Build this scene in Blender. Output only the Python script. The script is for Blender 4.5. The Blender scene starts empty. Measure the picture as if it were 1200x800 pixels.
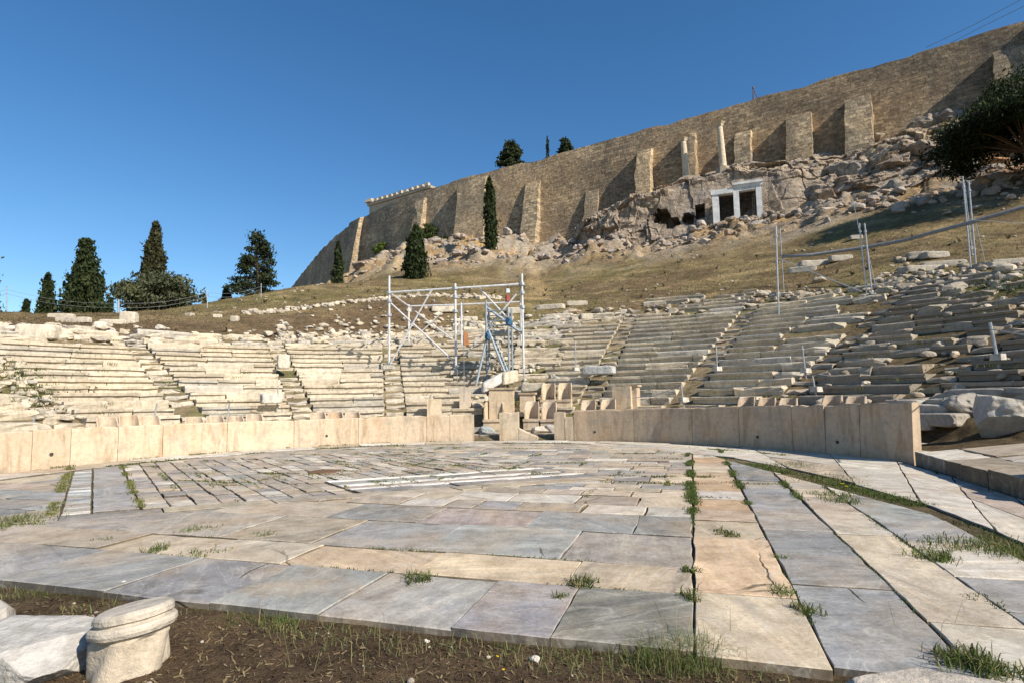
import bpy, math, random
import numpy as np
from mathutils import Matrix
random.seed(7); rng = np.random.default_rng(11)
sc = bpy.context.scene; COL = sc.collection
R_ = math.radians

# ------------------------------------------------------------------ camera numbers
FPX, CAMH = 690.0, 1.65
pt, rl = R_(5.3), R_(1.0)
Fw = np.array([0, math.cos(pt), math.sin(pt)]); Rx0 = np.array([1, 0, 0.]); Up0 = np.array([0, -math.sin(pt), math.cos(pt)])
Rx = math.cos(rl) * Rx0 - math.sin(rl) * Up0; Up = math.cos(rl) * Up0 + math.sin(rl) * Rx0
EYE = np.array([0, 0, CAMH])
def ray(x, y): return Fw + (x - 600) / FPX * Rx + (400 - y) / FPX * Up
def at(x, y, D):
    d = ray(x, y); return EYE + d * (D / d[1])
def onz(x, y, z=0.0):
    d = ray(x, y); return EYE + d * ((z - CAMH) / d[2])
def proj(q):
    d = np.asarray(q) - EYE; w = d @ Fw
    return 600 + FPX * (d @ Rx) / w, 400 - FPX * (d @ Up) / w, w
TC = np.array([-1.85, 11.58])                 # centre of the orchestra circle
def pol(th, r):                               # theatre polar -> world xy (th from +Y towards +X, degrees)
    a = math.radians(th); return np.array([TC[0] + r * math.sin(a), TC[1] + r * math.cos(a)])
AX = R_(16.8)
UD = np.array([math.sin(AX), math.cos(AX)]); VD = np.array([math.cos(AX), -math.sin(AX)])
def uvw(u, v): return UD * u + VD * v

# ------------------------------------------------------------------ numpy noise
def _h(ix, iy, iz, s):
    n = (ix * 374761393 + iy * 668265263 + iz * 2147483647 + s * 974634777) & 0xffffffff
    n = ((n ^ (n >> 13)) * 1274126177) & 0xffffffff
    n = ((n ^ (n >> 16)) * 2246822519) & 0xffffffff
    return ((n ^ (n >> 15)) & 0xffffff) / float(0xffffff)
def vnoise(p, s=0):
    p = np.asarray(p, float); i = np.floor(p).astype(np.int64); f = p - i; f = f * f * (3 - 2 * f)
    o = 0
    for dx in (0, 1):
        for dy in (0, 1):
            for dz in (0, 1):
                w = (f[..., 0] if dx else 1 - f[..., 0]) * (f[..., 1] if dy else 1 - f[..., 1]) * (f[..., 2] if dz else 1 - f[..., 2])
                o = o + w * _h(i[..., 0] + dx, i[..., 1] + dy, i[..., 2] + dz, s)
    return o * 2 - 1
def fbm(p, o=4, s=0, ridged=False):
    p = np.asarray(p, float); a, t, n = 1.0, 0, 0
    for k in range(o):
        v = vnoise(p * 2 ** k + 17.3 * k, s + k)
        if ridged: v = 1 - 2 * np.abs(v)
        t = t + a * v; n += a; a *= .5
    return t / n
def sstep(a, b, x):
    t = np.clip((x - a) / (b - a), 0, 1); return t * t * (3 - 2 * t)

# ------------------------------------------------------------------ mesh builder
class MB:
    def __init__(s): s.v, s.l, s.n, s.c, s.k, s.u = [], [], [], [], 0, []
    def add(s, V, Fs, col=(1, 1, 1), uv=None):
        V = np.asarray(V, float).reshape(-1, 3)
        s.v.append(V)
        if isinstance(Fs, np.ndarray):
            s.l.append(Fs.ravel() + s.k); s.n.append(np.full(len(Fs), Fs.shape[1]))
        else:
            s.l.append(np.array([i for f in Fs for i in f], int) + s.k); s.n.append(np.array([len(f) for f in Fs], int))
        c = np.asarray(col, float)
        if c.ndim == 1: c = np.repeat(c[None], len(Fs), 0)
        s.c.append(c[:, :3]); s.k += len(V)
        s.u.append(uv if uv is not None else None)
        return s
    def box(s, c, sz, rz=0, col=(1, 1, 1), taper=1.0, jit=0):
        x, y, z = np.array(sz) / 2
        V = np.array([[-x, -y, -z], [x, -y, -z], [x, y, -z], [-x, y, -z], [-x * taper, -y * taper, z], [x * taper, -y * taper, z], [x * taper, y * taper, z], [-x * taper, y * taper, z]])
        if jit: V = V + rng.uniform(-jit, jit, V.shape)
        a = rz; M = np.array([[math.cos(a), -math.sin(a), 0], [math.sin(a), math.cos(a), 0], [0, 0, 1]])
        return s.add(V @ M.T + np.array(c), [[3, 2, 1, 0], [4, 5, 6, 7], [0, 1, 5, 4], [1, 2, 6, 5], [2, 3, 7, 6], [3, 0, 4, 7]], col)
    def tube(s, P, r, n=8, col=(1, 1, 1), cap=True):
        P = [np.asarray(p, float) for p in P]; rr = r if hasattr(r, '__len__') else [r] * len(P)
        V, Fs = [], []
        for i, p in enumerate(P):
            d = P[min(i + 1, len(P) - 1)] - P[max(i - 1, 0)]; d = d / (np.linalg.norm(d) + 1e-9)
            a = np.cross(d, [0, 0, 1.] if abs(d[2]) < .9 else [1., 0, 0]); a /= np.linalg.norm(a); b = np.cross(d, a)
            for k in range(n):
                t = 2 * math.pi * k / n; V.append(p + rr[i] * (math.cos(t) * a + math.sin(t) * b))
        for i in range(len(P) - 1):
            for k in range(n):
                Fs.append([i * n + k, i * n + (k + 1) % n, (i + 1) * n + (k + 1) % n, (i + 1) * n + k])
        if cap: Fs.append(list(range(n))[::-1]); Fs.append([(len(P) - 1) * n + k for k in range(n)])
        return s.add(V, Fs, col)
    def build(s, name, mat, parent=None, loc=None, smooth=False, uvs=None):
        V = np.concatenate(s.v); L = np.concatenate(s.l); N = np.concatenate(s.n); Cc = np.concatenate(s.c)
        if loc is None:
            loc = np.zeros(3)
            if parent is None: loc = np.array([(V[:, 0].min() + V[:, 0].max()) / 2, (V[:, 1].min() + V[:, 1].max()) / 2, V[:, 2].min()])
        loc = np.asarray(loc, float)
        base = loc if parent is None else np.array(parent.matrix_basis.translation) + (np.array(parent.parent.matrix_basis.translation) if parent.parent else 0)
        V = V - base
        me = bpy.data.meshes.new(name)
        me.vertices.add(len(V)); me.vertices.foreach_set('co', V.ravel())
        me.loops.add(len(L)); me.loops.foreach_set('vertex_index', L)
        me.polygons.add(len(N)); st = np.concatenate([[0], np.cumsum(N)[:-1]])
        me.polygons.foreach_set('loop_start', st); me.polygons.foreach_set('loop_total', N)
        ca = me.attributes.new('Col', 'FLOAT_COLOR', 'CORNER')
        cc = np.repeat(Cc, N, 0); ca.data.foreach_set('color', np.c_[cc, np.ones(len(cc))].ravel())
        if uvs is not None:
            ul = me.uv_layers.new(name='UVMap'); ul.data.foreach_set('uv', np.asarray(uvs)[L].ravel())
        me.polygons.foreach_set('use_smooth', np.full(len(N), bool(smooth)))
        me.update(calc_edges=True); me.validate()
        me.materials.append(mat)
        o = bpy.data.objects.new(name, me); COL.objects.link(o)
        if parent is None: o.location = loc
        else: o.parent = parent
        return o
def tag(o, label=None, cat=None, group=None, kind=None):
    if label: o['label'] = label
    if cat: o['category'] = cat
    if group: o['group'] = group
    if kind: o['kind'] = kind
    return o
def empty(name, loc, label, cat, group=None):
    o = bpy.data.objects.new(name, None); COL.objects.link(o); o.location = [float(q) for q in loc]; o.empty_display_size = .2
    return tag(o, label, cat, group)
def struct(o): return tag(o, kind='structure')

# icosphere template
def ico(sub):
    t = (1 + 5 ** .5) / 2
    V = [(-1, t, 0), (1, t, 0), (-1, -t, 0), (1, -t, 0), (0, -1, t), (0, 1, t), (0, -1, -t), (0, 1, -t), (t, 0, -1), (t, 0, 1), (-t, 0, -1), (-t, 0, 1)]
    Fs = [(0, 11, 5), (0, 5, 1), (0, 1, 7), (0, 7, 10), (0, 10, 11), (1, 5, 9), (5, 11, 4), (11, 10, 2), (10, 7, 6), (7, 1, 8), (3, 9, 4), (3, 4, 2), (3, 2, 6), (3, 6, 8), (3, 8, 9), (4, 9, 5), (2, 4, 11), (6, 2, 10), (8, 6, 7), (9, 8, 1)]
    V = [np.array(v) / np.linalg.norm(v) for v in V]
    for _ in range(sub):
        m = {}; G = []
        def mid(a, b):
            k = (min(a, b), max(a, b))
            if k not in m:
                q = V[a] + V[b]; V.append(q / np.linalg.norm(q)); m[k] = len(V) - 1
            return m[k]
        for a, b, c in Fs:
            x, y, z = mid(a, b), mid(b, c), mid(c, a); G += [(a, x, z), (b, y, x), (c, z, y), (x, y, z)]
        Fs = G
    return np.array(V), np.array(Fs)
ICO = {k: ico(k) for k in range(6)}
def cutplanes(V, n=9, d0=.62, d1=.92):
    for _ in range(n):
        a = rng.normal(size=3); a /= np.linalg.norm(a); d = rng.uniform(d0, d1); o = np.maximum(0, V @ a - d); V = V - o[:, None] * a
    return V
def rock(mb, c, sz, sub=2, rough=.25, blocky=.5, col=(.4, .35, .28), rz=None, seed=None):
    V, Fs = ICO[sub]; V = V.copy(); sd = seed if seed is not None else random.randint(0, 9999)
    p = 4.0
    if blocky:
        Q = V / (np.abs(V) ** p).sum(1, keepdims=True) ** (1 / p); V = V * (1 - blocky) + Q * blocky
    V = V * (1 + rough * fbm(V * 1.1 + sd, 3, sd)[:, None] + .3 * rough * vnoise(V * 5 + sd, sd)[:, None])
    if sub >= 2: V = cutplanes(V) * 1.12
    V = V * np.array(sz) / 2
    a = random.uniform(0, 6.28) if rz is None else rz
    M = np.array([[math.cos(a), -math.sin(a), 0], [math.sin(a), math.cos(a), 0], [0, 0, 1]])
    mb.add(V @ M.T + np.array(c), Fs, np.array(col) * random.uniform(.88, 1.1))
    return mb

# ------------------------------------------------------------------ materials
class NT:
    def __init__(s, name, rough=.9):
        m = bpy.data.materials.new(name); m.use_nodes = True; s.m = m; s.t = m.node_tree; s.b = s.t.nodes['Principled BSDF']
        s.b.inputs['Roughness'].default_value = rough; s.b.inputs['Specular IOR Level'].default_value = .25
    def n(s, t, **k):
        q = s.t.nodes.new(t)
        for a, b in k.items(): setattr(q, a, b)
        return q
    def ln(s, a, b): s.t.links.new(a, b)
    def attr(s, nm='Col'): return s.n('ShaderNodeAttribute', attribute_name=nm).outputs['Color']
    def pos(s): return s.n('ShaderNodeNewGeometry').outputs['Position']
    def mapv(s, v, sc_=(1, 1, 1), rot=(0, 0, 0)):
        q = s.n('ShaderNodeMapping'); q.inputs['Scale'].default_value = sc_; q.inputs['Rotation'].default_value = rot; s.ln(v, q.inputs['Vector']); return q.outputs[0]
    def noise(s, v, scale, det=5, rough=.6, dist=0):
        q = s.n('ShaderNodeTexNoise'); q.inputs['Scale'].default_value = scale; q.inputs['Detail'].default_value = det; q.inputs['Roughness'].default_value = rough; q.inputs['Distortion'].default_value = dist
        s.ln(v, q.inputs['Vector']); return q.outputs['Fac']
    def ramp(s, f, stops):
        q = s.n('ShaderNodeValToRGB'); e = q.color_ramp.elements
        while len(e) < len(stops): e.new(.5)
        for i, (p, c) in enumerate(stops):
            e[i].position = p; e[i].color = (*(c if hasattr(c, '__len__') else (c, c, c)), 1)
        s.ln(f, q.inputs[0]); return q.outputs[0]
    def mix(s, f, a, b, mode='MIX'):
        q = s.n('ShaderNodeMix', data_type='RGBA', blend_type=mode)
        for val, i in ((f, 0), (a, 6), (b, 7)):
            if hasattr(val, 'is_output'): s.ln(val, q.inputs[i])
            elif i == 0: q.inputs[0].default_value = val
            else: q.inputs[i].default_value = (*val, 1)
        return q.outputs[2]
    def math(s, op, a, b):
        q = s.n('ShaderNodeMath', operation=op)
        for i, val in enumerate((a, b)):
            if hasattr(val, 'is_output'): s.ln(val, q.inputs[i])
            else: q.inputs[i].default_value = val
        return q.outputs[0]
    def bump(s, h, st=.5, d=.02, prev=None):
        q = s.n('ShaderNodeBump'); q.inputs['Strength'].default_value = st; q.inputs['Distance'].default_value = d; s.ln(h, q.inputs['Height'])
        if prev is not None: s.ln(prev, q.inputs['Normal'])
        s.ln(q.outputs[0], s.b.inputs['Normal']); return q.outputs[0]
    def out(s, c): s.ln(c, s.b.inputs['Base Color']); return s.m

def mat_stone():
    s = NT('weathered_marble', .85); p = s.pos()
    c = s.attr()
    big = s.ramp(s.noise(p, .9, 4), [(.3, (.8, .78, .74)), (.7, (1.12, 1.1, 1.05))])
    c = s.mix(1, c, big, 'MULTIPLY')
    st = s.ramp(s.noise(s.mapv(p, (2.6, 2.6, 1.2)), 2.2, 6, .7), [(.46, 0), (.62, 1)])
    c = s.mix(s.math('MULTIPLY', st, .42), c, (.19, .17, .14))
    f = s.ramp(s.noise(p, 14, 4, .7), [(.35, (.84, .84, .84)), (.65, (1.1, 1.1, 1.1))]); c = s.mix(.8, c, f, 'MULTIPLY')
    b = s.bump(s.noise(p, 4, 6, .7), .7, .05); s.bump(s.noise(p, 28, 4, .7), .5, .012, b)
    return s.out(c)
def mat_parapet():
    s = NT('tan_marble', .7); p = s.pos(); c = s.attr()
    streak = s.ramp(s.noise(s.mapv(p, (2.6, 2.6, .45)), 1.5, 6, .68, .9), [(.3, (.64, .58, .50)), (.5, (1, 1, 1)), (.75, (1.10, 1.08, 1.05))])
    c = s.mix(1, c, streak, 'MULTIPLY')
    rust = s.ramp(s.noise(s.mapv(p, (1, 1, .7)), 1.3, 5, .6), [(.5, 0), (.68, 1)]); c = s.mix(s.math('MULTIPLY', rust, .4), c, (.46, .27, .13))
    c = s.mix(1, c, s.ramp(s.noise(p, 9, 6, .75), [(.35, (.86, .84, .81)), (.55, (1.03, 1.03, 1.02))]), 'MULTIPLY'); gr = s.ramp(s.noise(s.mapv(p, (1.4, 1.4, 1.8)), 1.1, 6, .75), [(.52, 0), (.64, 1)]); c = s.mix(s.math('MULTIPLY', gr, .55), c, (.30, .26, .21))
    pit = s.ramp(s.noise(p, 11, 6, .8), [(.60, 0), (.69, 1)]); c = s.mix(s.math('MULTIPLY', pit, .5), c, (.22, .18, .14)); b = s.bump(s.noise(p, 5, 6, .65), .5, .03); s.bump(s.noise(p, 40, 3), .35, .006, b)
    return s.out(c)
def mat_pave():
    s = NT('paving_marble', .8); s.b.inputs['Specular IOR Level'].default_value = .12
    p = s.pos(); c = s.attr(); r = s.attr('Rnd')
    v = s.n('ShaderNodeVectorMath', operation='MULTIPLY_ADD'); s.ln(r, v.inputs[0]); v.inputs[1].default_value = (40, 40, 40); s.ln(p, v.inputs[2])
    sep = s.n('ShaderNodeSeparateColor'); s.ln(r, sep.inputs[0])
    rot = s.n('ShaderNodeVectorRotate', rotation_type='Z_AXIS'); s.ln(v.outputs[0], rot.inputs['Vector'])
    s.ln(s.math('MULTIPLY', sep.outputs[0], 3.14), rot.inputs['Angle']); q = rot.outputs[0]
    bands = s.ramp(s.noise(s.mapv(q, (.28, 3.0, 1)), 1.6, 8, .66, .45), [(.28, (.55, .56, .58)), (.43, (.90, .90, .91)), (.56, (1.02, 1.02, 1)), (.64, (1.30, 1.27, 1.2)), (.72, (1.0, .98, .95)), (.85, (1.2, 1.15, 1.05))])
    c = s.mix(.9, c, bands, 'MULTIPLY')
    tan = s.ramp(s.noise(q, .9, 5, .6, .3), [(.46, 0), (.7, 1)]); c = s.mix(s.math('MULTIPLY', tan, .55), c, (.48, .36, .24))
    vn = s.noise(s.mapv(q, (.8, 1.6, 1)), 1.2, 3, .5, 1.2)
    vein = s.ramp(s.math('ABSOLUTE', s.math('SUBTRACT', vn, .5), 0), [(0, 1), (.006, .8), (.018, 0)])
    c = s.mix(s.math('MULTIPLY', vein, .30), c, (.56, .53, .47))
    cr = s.n('ShaderNodeTexVoronoi', feature='DISTANCE_TO_EDGE'); cr.inputs['Scale'].default_value = .55
    wv = s.n('ShaderNodeTexNoise'); wv.inputs['Scale'].default_value = 2.5; s.ln(q, wv.inputs['Vector'])
    add = s.n('ShaderNodeVectorMath', operation='MULTIPLY_ADD'); s.ln(wv.outputs['Color'], add.inputs[0]); add.inputs[1].default_value = (.16, .16, .16); s.ln(q, add.inputs[2])
    s.ln(add.outputs[0], cr.inputs['Vector'])
    crack = s.ramp(cr.outputs[0], [(0, 1), (.003, .8), (.008, 0)])
    gate = s.ramp(s.noise(p, .6, 2), [(.55, 0), (.62, 1)]); crack = s.math('MULTIPLY', crack, gate)
    c = s.mix(s.math('MULTIPLY', crack, .85), c, (.10, .085, .06))
    d = s.ramp(s.noise(p, 3.2, 8, .75), [(.34, (.66, .63, .58)), (.55, (1.05, 1.05, 1.04))]); c = s.mix(.7, c, d, 'MULTIPLY'); d = s.ramp(s.noise(p, .8, 6, .7), [(.38, (.80, .78, .74)), (.6, (1.05, 1.04, 1.03))]); c = s.mix(.6, c, d, 'MULTIPLY')
    f = s.ramp(s.noise(p, 30, 6, .8), [(.3, (.68, .67, .65)), (.6, (1.1, 1.1, 1.1))]); c = s.mix(.85, c, f, 'MULTIPLY'); pit = s.ramp(s.noise(p, 9, 5, .8), [(.62, 0), (.70, 1)]); c = s.mix(s.math('MULTIPLY', pit, .45), c, (.16, .13, .10))
    b = s.bump(s.noise(p, 2.5, 7, .65), .35, .03); b = s.bump(s.noise(p, 30, 4, .7), .45, .006, b)
    q2 = s.n('ShaderNodeBump', invert=True); q2.inputs['Strength'].default_value = .8; q2.inputs['Distance'].default_value = .012; s.ln(crack, q2.inputs['Height']); s.ln(b, q2.inputs['Normal']); s.ln(q2.outputs[0], s.b.inputs['Normal'])
    return s.out(c)
def mat_ground():
    s = NT('soil_and_dry_grass', 1); s.b.inputs['Specular IOR Level'].default_value = .05
    p = s.pos(); c = s.attr()
    c = s.mix(1, c, s.ramp(s.noise(p, .22, 6, .65), [(.3, (.72, .7, .66)), (.7, (1.25, 1.22, 1.1))]), 'MULTIPLY')
    c = s.mix(1, c, s.ramp(s.noise(s.mapv(p, (1, 1, 2)), 2.3, 8, .75), [(.32, (.45, .42, .4)), (.5, (1, 1, 1)), (.7, (1.5, 1.45, 1.3))]), 'MULTIPLY')
    c = s.mix(.8, c, s.ramp(s.noise(p, 26, 4, .8), [(.3, (.5, .5, .5)), (.7, (1.5, 1.5, 1.45))]), 'MULTIPLY')
    b = s.bump(s.noise(p, 1.4, 8, .75), .9, .25); s.bump(s.noise(p, 22, 5, .8), .8, .03, b)
    return s.out(c)
def mat_wall():
    s = NT('acropolis_masonry', .95)
    uv = s.n('ShaderNodeUVMap').outputs[0]; p = s.pos(); c = s.attr()
    wv = s.n('ShaderNodeTexNoise'); wv.inputs['Scale'].default_value = 1.3; s.ln(uv, wv.inputs['Vector'])
    add = s.n('ShaderNodeVectorMath', operation='MULTIPLY_ADD'); s.ln(wv.outputs['Color'], add.inputs[0]); add.inputs[1].default_value = (.16, .10, 0); s.ln(uv, add.inputs[2])
    def brick(bw, rh, lo, hi):
        br = s.n('ShaderNodeTexBrick'); s.ln(add.outputs[0], br.inputs['Vector'])
        for k, val in (('Scale', 1), ('Mortar Size', .035), ('Mortar Smooth', .8), ('Bias', 0), ('Brick Width', bw), ('Row Height', rh)): br.inputs[k].default_value = val
        br.offset_frequency = 2; br.squash = .7; br.squash_frequency = 3
        br.inputs['Color1'].default_value = (lo, lo * .97, lo * .93, 1); br.inputs['Color2'].default_value = (hi, hi * .97, hi * .9, 1); br.inputs['Mortar'].default_value = (.55, .5, .44, 1); return br
    br, b2 = brick(1.25, .55, .55, 1.42), brick(.75, .36, .6, 1.38)
    vo = s.n('ShaderNodeTexVoronoi'); vo.inputs['Scale'].default_value = 1.7; s.ln(s.mapv(add.outputs[0], (1, 1.8, 1)), vo.inputs['Vector']); sp = s.n('ShaderNodeSeparateColor'); s.ln(vo.outputs['Color'], sp.inputs[0])
    rub_ = s.ramp(sp.outputs[0], [(0, (.5, .48, .45)), (1, (1.4, 1.36, 1.28))])
    m1 = s.ramp(s.noise(s.mapv(p, (1, 1, 1.4)), .11, 4, .6, .5), [(.47, 0), (.50, 1)]); m2 = s.ramp(s.noise(s.mapv(p, (1, 1, 2)), .16, 4, .6, .8), [(.57, 0), (.59, 1)])
    tex = s.mix(m2, s.mix(m1, br.outputs['Color'], b2.outputs['Color']), rub_)
    c = s.mix(.9, c, tex, 'MULTIPLY')
    c = s.mix(s.math('MULTIPLY', m2, .35), c, (.40, .35, .28)); c = s.mix(s.math('MULTIPLY', m1, .22), c, (.34, .24, .15))
    c = s.mix(1, c, s.ramp(s.noise(s.mapv(p, (1, 1, 1.6)),   .09, 6, .65), [(.35, (.70, .70, .70)), (.65, (1.28, 1.2, 1.06))]), 'MULTIPLY')
    c = s.mix(1, c, s.ramp(s.noise(p, 2.0, 6, .8), [(.36, (.56, .54, .51)), (.60, (1.2, 1.18, 1.15))]), 'MULTIPLY')
    stk = s.ramp(s.noise(s.mapv(p, (.5, .5, .08)), .5, 5, .6), [(.5, 0), (.7, 1)]); c = s.mix(s.math('MULTIPLY', stk, .5), c, (.15, .125, .10))
    b = s.bump(br.outputs['Fac'], .7, -.12); s.bump(s.noise(p, 2.4, 7, .8), 1, .42, b)
    return s.out(c)
def mat_rock():
    s = NT('limestone_rock', .95); p = s.pos(); c = s.attr()
    c = s.mix(1, c, s.ramp(s.noise(p, .22, 6, .65), [(.3, (.72, .72, .74)), (.7, (1.25, 1.17, 1.05))]), 'MULTIPLY')
    c = s.mix(1, c, s.ramp(s.noise(p, 1.6, 7, .7), [(.34, (.5, .48, .46)), (.62, (1.25, 1.22, 1.2))]), 'MULTIPLY')
    cr = s.n('ShaderNodeTexVoronoi', feature='DISTANCE_TO_EDGE'); cr.inputs['Scale'].default_value = .3
    wv = s.n('ShaderNodeTexNoise'); wv.inputs['Scale'].default_value = .7; s.ln(p, wv.inputs['Vector'])
    add = s.n('ShaderNodeVectorMath', operation='MULTIPLY_ADD'); s.ln(wv.outputs['Color'], add.inputs[0]); add.inputs[1].default_value = (2.4, 2.4, 2.4); s.ln(p, add.inputs[2]); s.ln(add.outputs[0], cr.inputs['Vector'])
    ck = s.ramp(cr.outputs[0], [(0, 1), (.02, .7), (.06, 0)]); c = s.mix(s.math('MULTIPLY', ck, .6), c, (.10, .075, .055))
    b = s.bump(s.noise(p, .9, 8, .7), 1, .5); s.bump(s.noise(p, 6, 5, .7), .8, .08, b)
    return s.out(c)
def mat_plain(name, col, rough=.6, metal=0, var=.25, sc_=6):
    s = NT(name, rough); p = s.pos(); s.b.inputs['Metallic'].default_value = metal
    c = s.ramp(s.noise(p, sc_, 5, .65), [(.3, tuple(q * (1 - var) for q in col)), (.7, tuple(min(1, q * (1 + var)) for q in col))])
    s.bump(s.noise(p, sc_ * 5, 3), .25, .005); return s.out(c)
def mat_leaf(name='foliage', tr=.25):
    s = NT(name, .7); s.b.inputs['Specular IOR Level'].default_value = .2; c = s.attr()
    c = s.mix(1, c, s.ramp(s.noise(s.pos(), .8, 3), [(.3, (.75, .75, .7)), (.7, (1.25, 1.25, 1.1))]), 'MULTIPLY')
    s.out(c); t = s.n('ShaderNodeBsdfTranslucent'); s.ln(c, t.inputs[0]); mx = s.n('ShaderNodeMixShader'); mx.inputs[0].default_value = tr
    s.ln(s.b.outputs[0], mx.inputs[1]); s.ln(t.outputs[0], mx.inputs[2]); s.ln(mx.outputs[0], s.t.nodes['Material Output'].inputs[0]); return s.m
M = dict(stone=mat_stone(), par=mat_parapet(), pave=mat_pave(), ground=mat_ground(), wall=mat_wall(), rock=mat_rock(),
         galv=mat_plain('galvanised_steel', (.34, .36, .38), .5, .3), paint=mat_plain('white_painted_steel', (.55, .55, .54), .55, 0, .25), leaf=mat_leaf(), grass=mat_leaf('grass_blades', .3),
         bark=mat_plain('bark', (.12, .085, .06), .95, 0, .4), wm=mat_plain('white_marble', (.60, .60, .58), .7, 0, .25, 1.2), blue=mat_plain('blue_tarpaulin', (.05, .13, .22), .85),
         red=mat_plain('red_paint', (.26, .06, .04), .7), stair=mat_plain('blue_grey_steel', (.26, .30, .33), .6, .2), rust=mat_plain('rust_orange', (.30, .13, .05), .8), dark=mat_plain('dark_iron_and_hole_shade', (.05, .05, .05), .7), cable=mat_plain('grey_cable', (.20, .21, .22), .6), rusty=mat_plain('rusty_plate', (.16, .09, .05), .9))

# ------------------------------------------------------------------ cavea numbers
R0, RUN, Z0 = 14.2, .8, 1.18
def rise(th): return .285 + .04 * sstep(-20, 20, th)
def rowz(i, th): return Z0 + rise(th) * i
def rtop(th):
    return np.interp(th, [-110, -60, -45, -28, -14, 0, 10, 45, 52, 60, 66, 80, 110], [25.0, 25.6, 26.4, 26.4, 26.6, 28.5, 29.6, 30.6, 29.6, 27.4, 25.6, 24.6, 24.0])
# ------------------------------------------------------------------ hill surface (thin-plate through surveyed points)
CP = []
def cp(px, l):
    for y, D in l: CP.append(at(px, y, D))
cp(0, [(369, 46)]); cp(-150, [(370, 44)]); cp(100, [(368, 48)]); cp(200, [(366, 52)]); cp(265, [(354, 58)])
cp(345, [(356, 50), (338, 74)]); cp(420, [(352, 52), (331, 82)])
cp(480, [(358, 42), (331, 76), (316, 96), (294, 122)])
cp(560, [(343, 56), (318, 82), (300, 98), (286, 116)])
cp(620, [(347, 55), (322, 80), (302, 98), (281, 114)])
cp(690, [(345, 52), (318, 74), (299, 80), (291, 88)])
cp(750, [(340, 50), (316, 64), (292, 82)])
cp(860, [(325, 50), (296, 62), (270, 78.5)])
cp(1000, [(298, 46), (270, 54), (243, 66.5)])
cp(1100, [(288, 39), (253, 49), (223, 59)])
cp(1200, [(276, 38), (238, 46), (207, 53)])
cp(1330, [(240, 38), (190, 52)])
for th in range(-110, 100, 8):
    r = float(rtop(th)); q = pol(th, r + .5); CP.append(np.array([q[0], q[1], Z0 + rise(th) * (r - R0) / RUN - .1]))
CP += [np.array(q) for q in [(-70, 90, 7.0), (-45, 92, 9), (-120, 100, 3), (-100, 60, 6.5), (-160, 180, -4), (-75, 180, 12), (-60, 175, 19), (-90, 230, 6), (-45, 150, 26), (-20, 136, 31), (5, 126, 33), (30, 112, 34), (50, 100, 31), (62, 84, 30), (80, 70, 30), (100, 60, 30), (60, 20, 8), (90, 30, 16), (60, 300, 30), (150, 100, 34), (-200, 300, -10), (200, 20, 20), (0, 250, 30)]]
CP = np.array(CP)
def tps(r2): return np.where(r2 > 1e-9, r2 * np.log(r2 + 1e-9), 0)
def fit(P, lam=2.0):
    n = len(P); X = P[:, :2] / 50; K = tps(((X[:, None] - X[None]) ** 2).sum(-1)) + np.eye(n) * lam * 1e-3
    Q = np.c_[np.ones(n), X]; A = np.block([[K, Q], [Q.T, np.zeros((3, 3))]])
    return X, np.linalg.solve(A, np.r_[P[:, 2], 0, 0, 0])
TX, TW = fit(CP)
def hill(x, y):
    X = np.stack([x, y], -1) / 50; o = TW[-3] + X @ TW[-2:]
    for k in range(len(TX)): o = o + TW[k] * tps(((X - TX[k]) ** 2).sum(-1))
    return o
def G(x, y, detail=True):
    x = np.asarray(x, float); y = np.asarray(y, float)
    dx, dy = x - TC[0], y - TC[1]; r = np.hypot(dx, dy); th = np.degrees(np.arctan2(dx, dy))
    zc = Z0 + rise(th) * (r - R0) / RUN - .30
    zc = np.where(r < R0, np.interp(r, [11.0, 11.3, 13.6, R0], [-.1, .12, .2, .85]), zc)
    zr = np.interp(r, [11.0, 11.3, 13.7, R0], [-.1, .08, .55, .8]); wr = sstep(70, 80, th); zc = np.where(r < R0 + .4, zc * (1 - wr) + np.minimum(zr, zc + .25) * wr, zc)
    zc = np.where(r < 11.0, -.1, zc)
    rt = rtop(th); h = hill(x, y)
    w = sstep(0, 3.5, r - rt); z = zc * (1 - w) + h * w
    back = np.maximum(sstep(98, 112, th), sstep(-112, -125, th) * 1.0)       # behind the wings: open flat ground
    uu = x * UD[0] + y * UD[1]; flat = np.maximum(back, 1 - sstep(4.5, 7.0, uu))
    flat = np.where(np.abs(th) < 85, 0, flat) if False else flat
    near = -.065 - .02 * np.clip(4 - uu, 0, 4)
    z = np.where(r < 11.0, near + (-.028 - near) * sstep(4.13, 4.2, uu), z); flat = np.where((r < 11.0) & (uu > 4.13), 0, flat)
    z = z * (1 - flat) + np.minimum(near, z) * flat
    if detail:
        P = np.stack([x, y, z * 0], -1); far = sstep(rt - 1, rt + 4, r) * (1 - flat)
        rocky = ROCKY(x, y)
        z = z + far * (.22 * fbm(P * .35, 4, 3) + .05 * fbm(P * 1.7, 3, 5)) + far * rocky * (1.7 * fbm(P * .16, 5, 9, True) + .4 * fbm(P * .6, 4, 10, True) + 1.5 * CELL(P) - .3)
        z = z + (1 - far) * .025 * fbm(P * 1.5, 4, 21) * np.where((r < 11) & (uu > 4.13), .12, np.where(r < 11, 1, 1.6))
    return z
def CELL(P):
    q = P * np.array([.30, .30, 1]) + .55 * np.stack([fbm(P * .22 + 9 * k, 3, 70 + k) for k in range(3)], -1); i = np.floor(q).astype(np.int64); a = _h(i[..., 0], i[..., 1], i[..., 1] * 0, 5) - .5
    q = q * 2.3; i = np.floor(q).astype(np.int64); return a + .5 * (_h(i[..., 0], i[..., 1], i[..., 1] * 0, 8) - .5)
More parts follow.
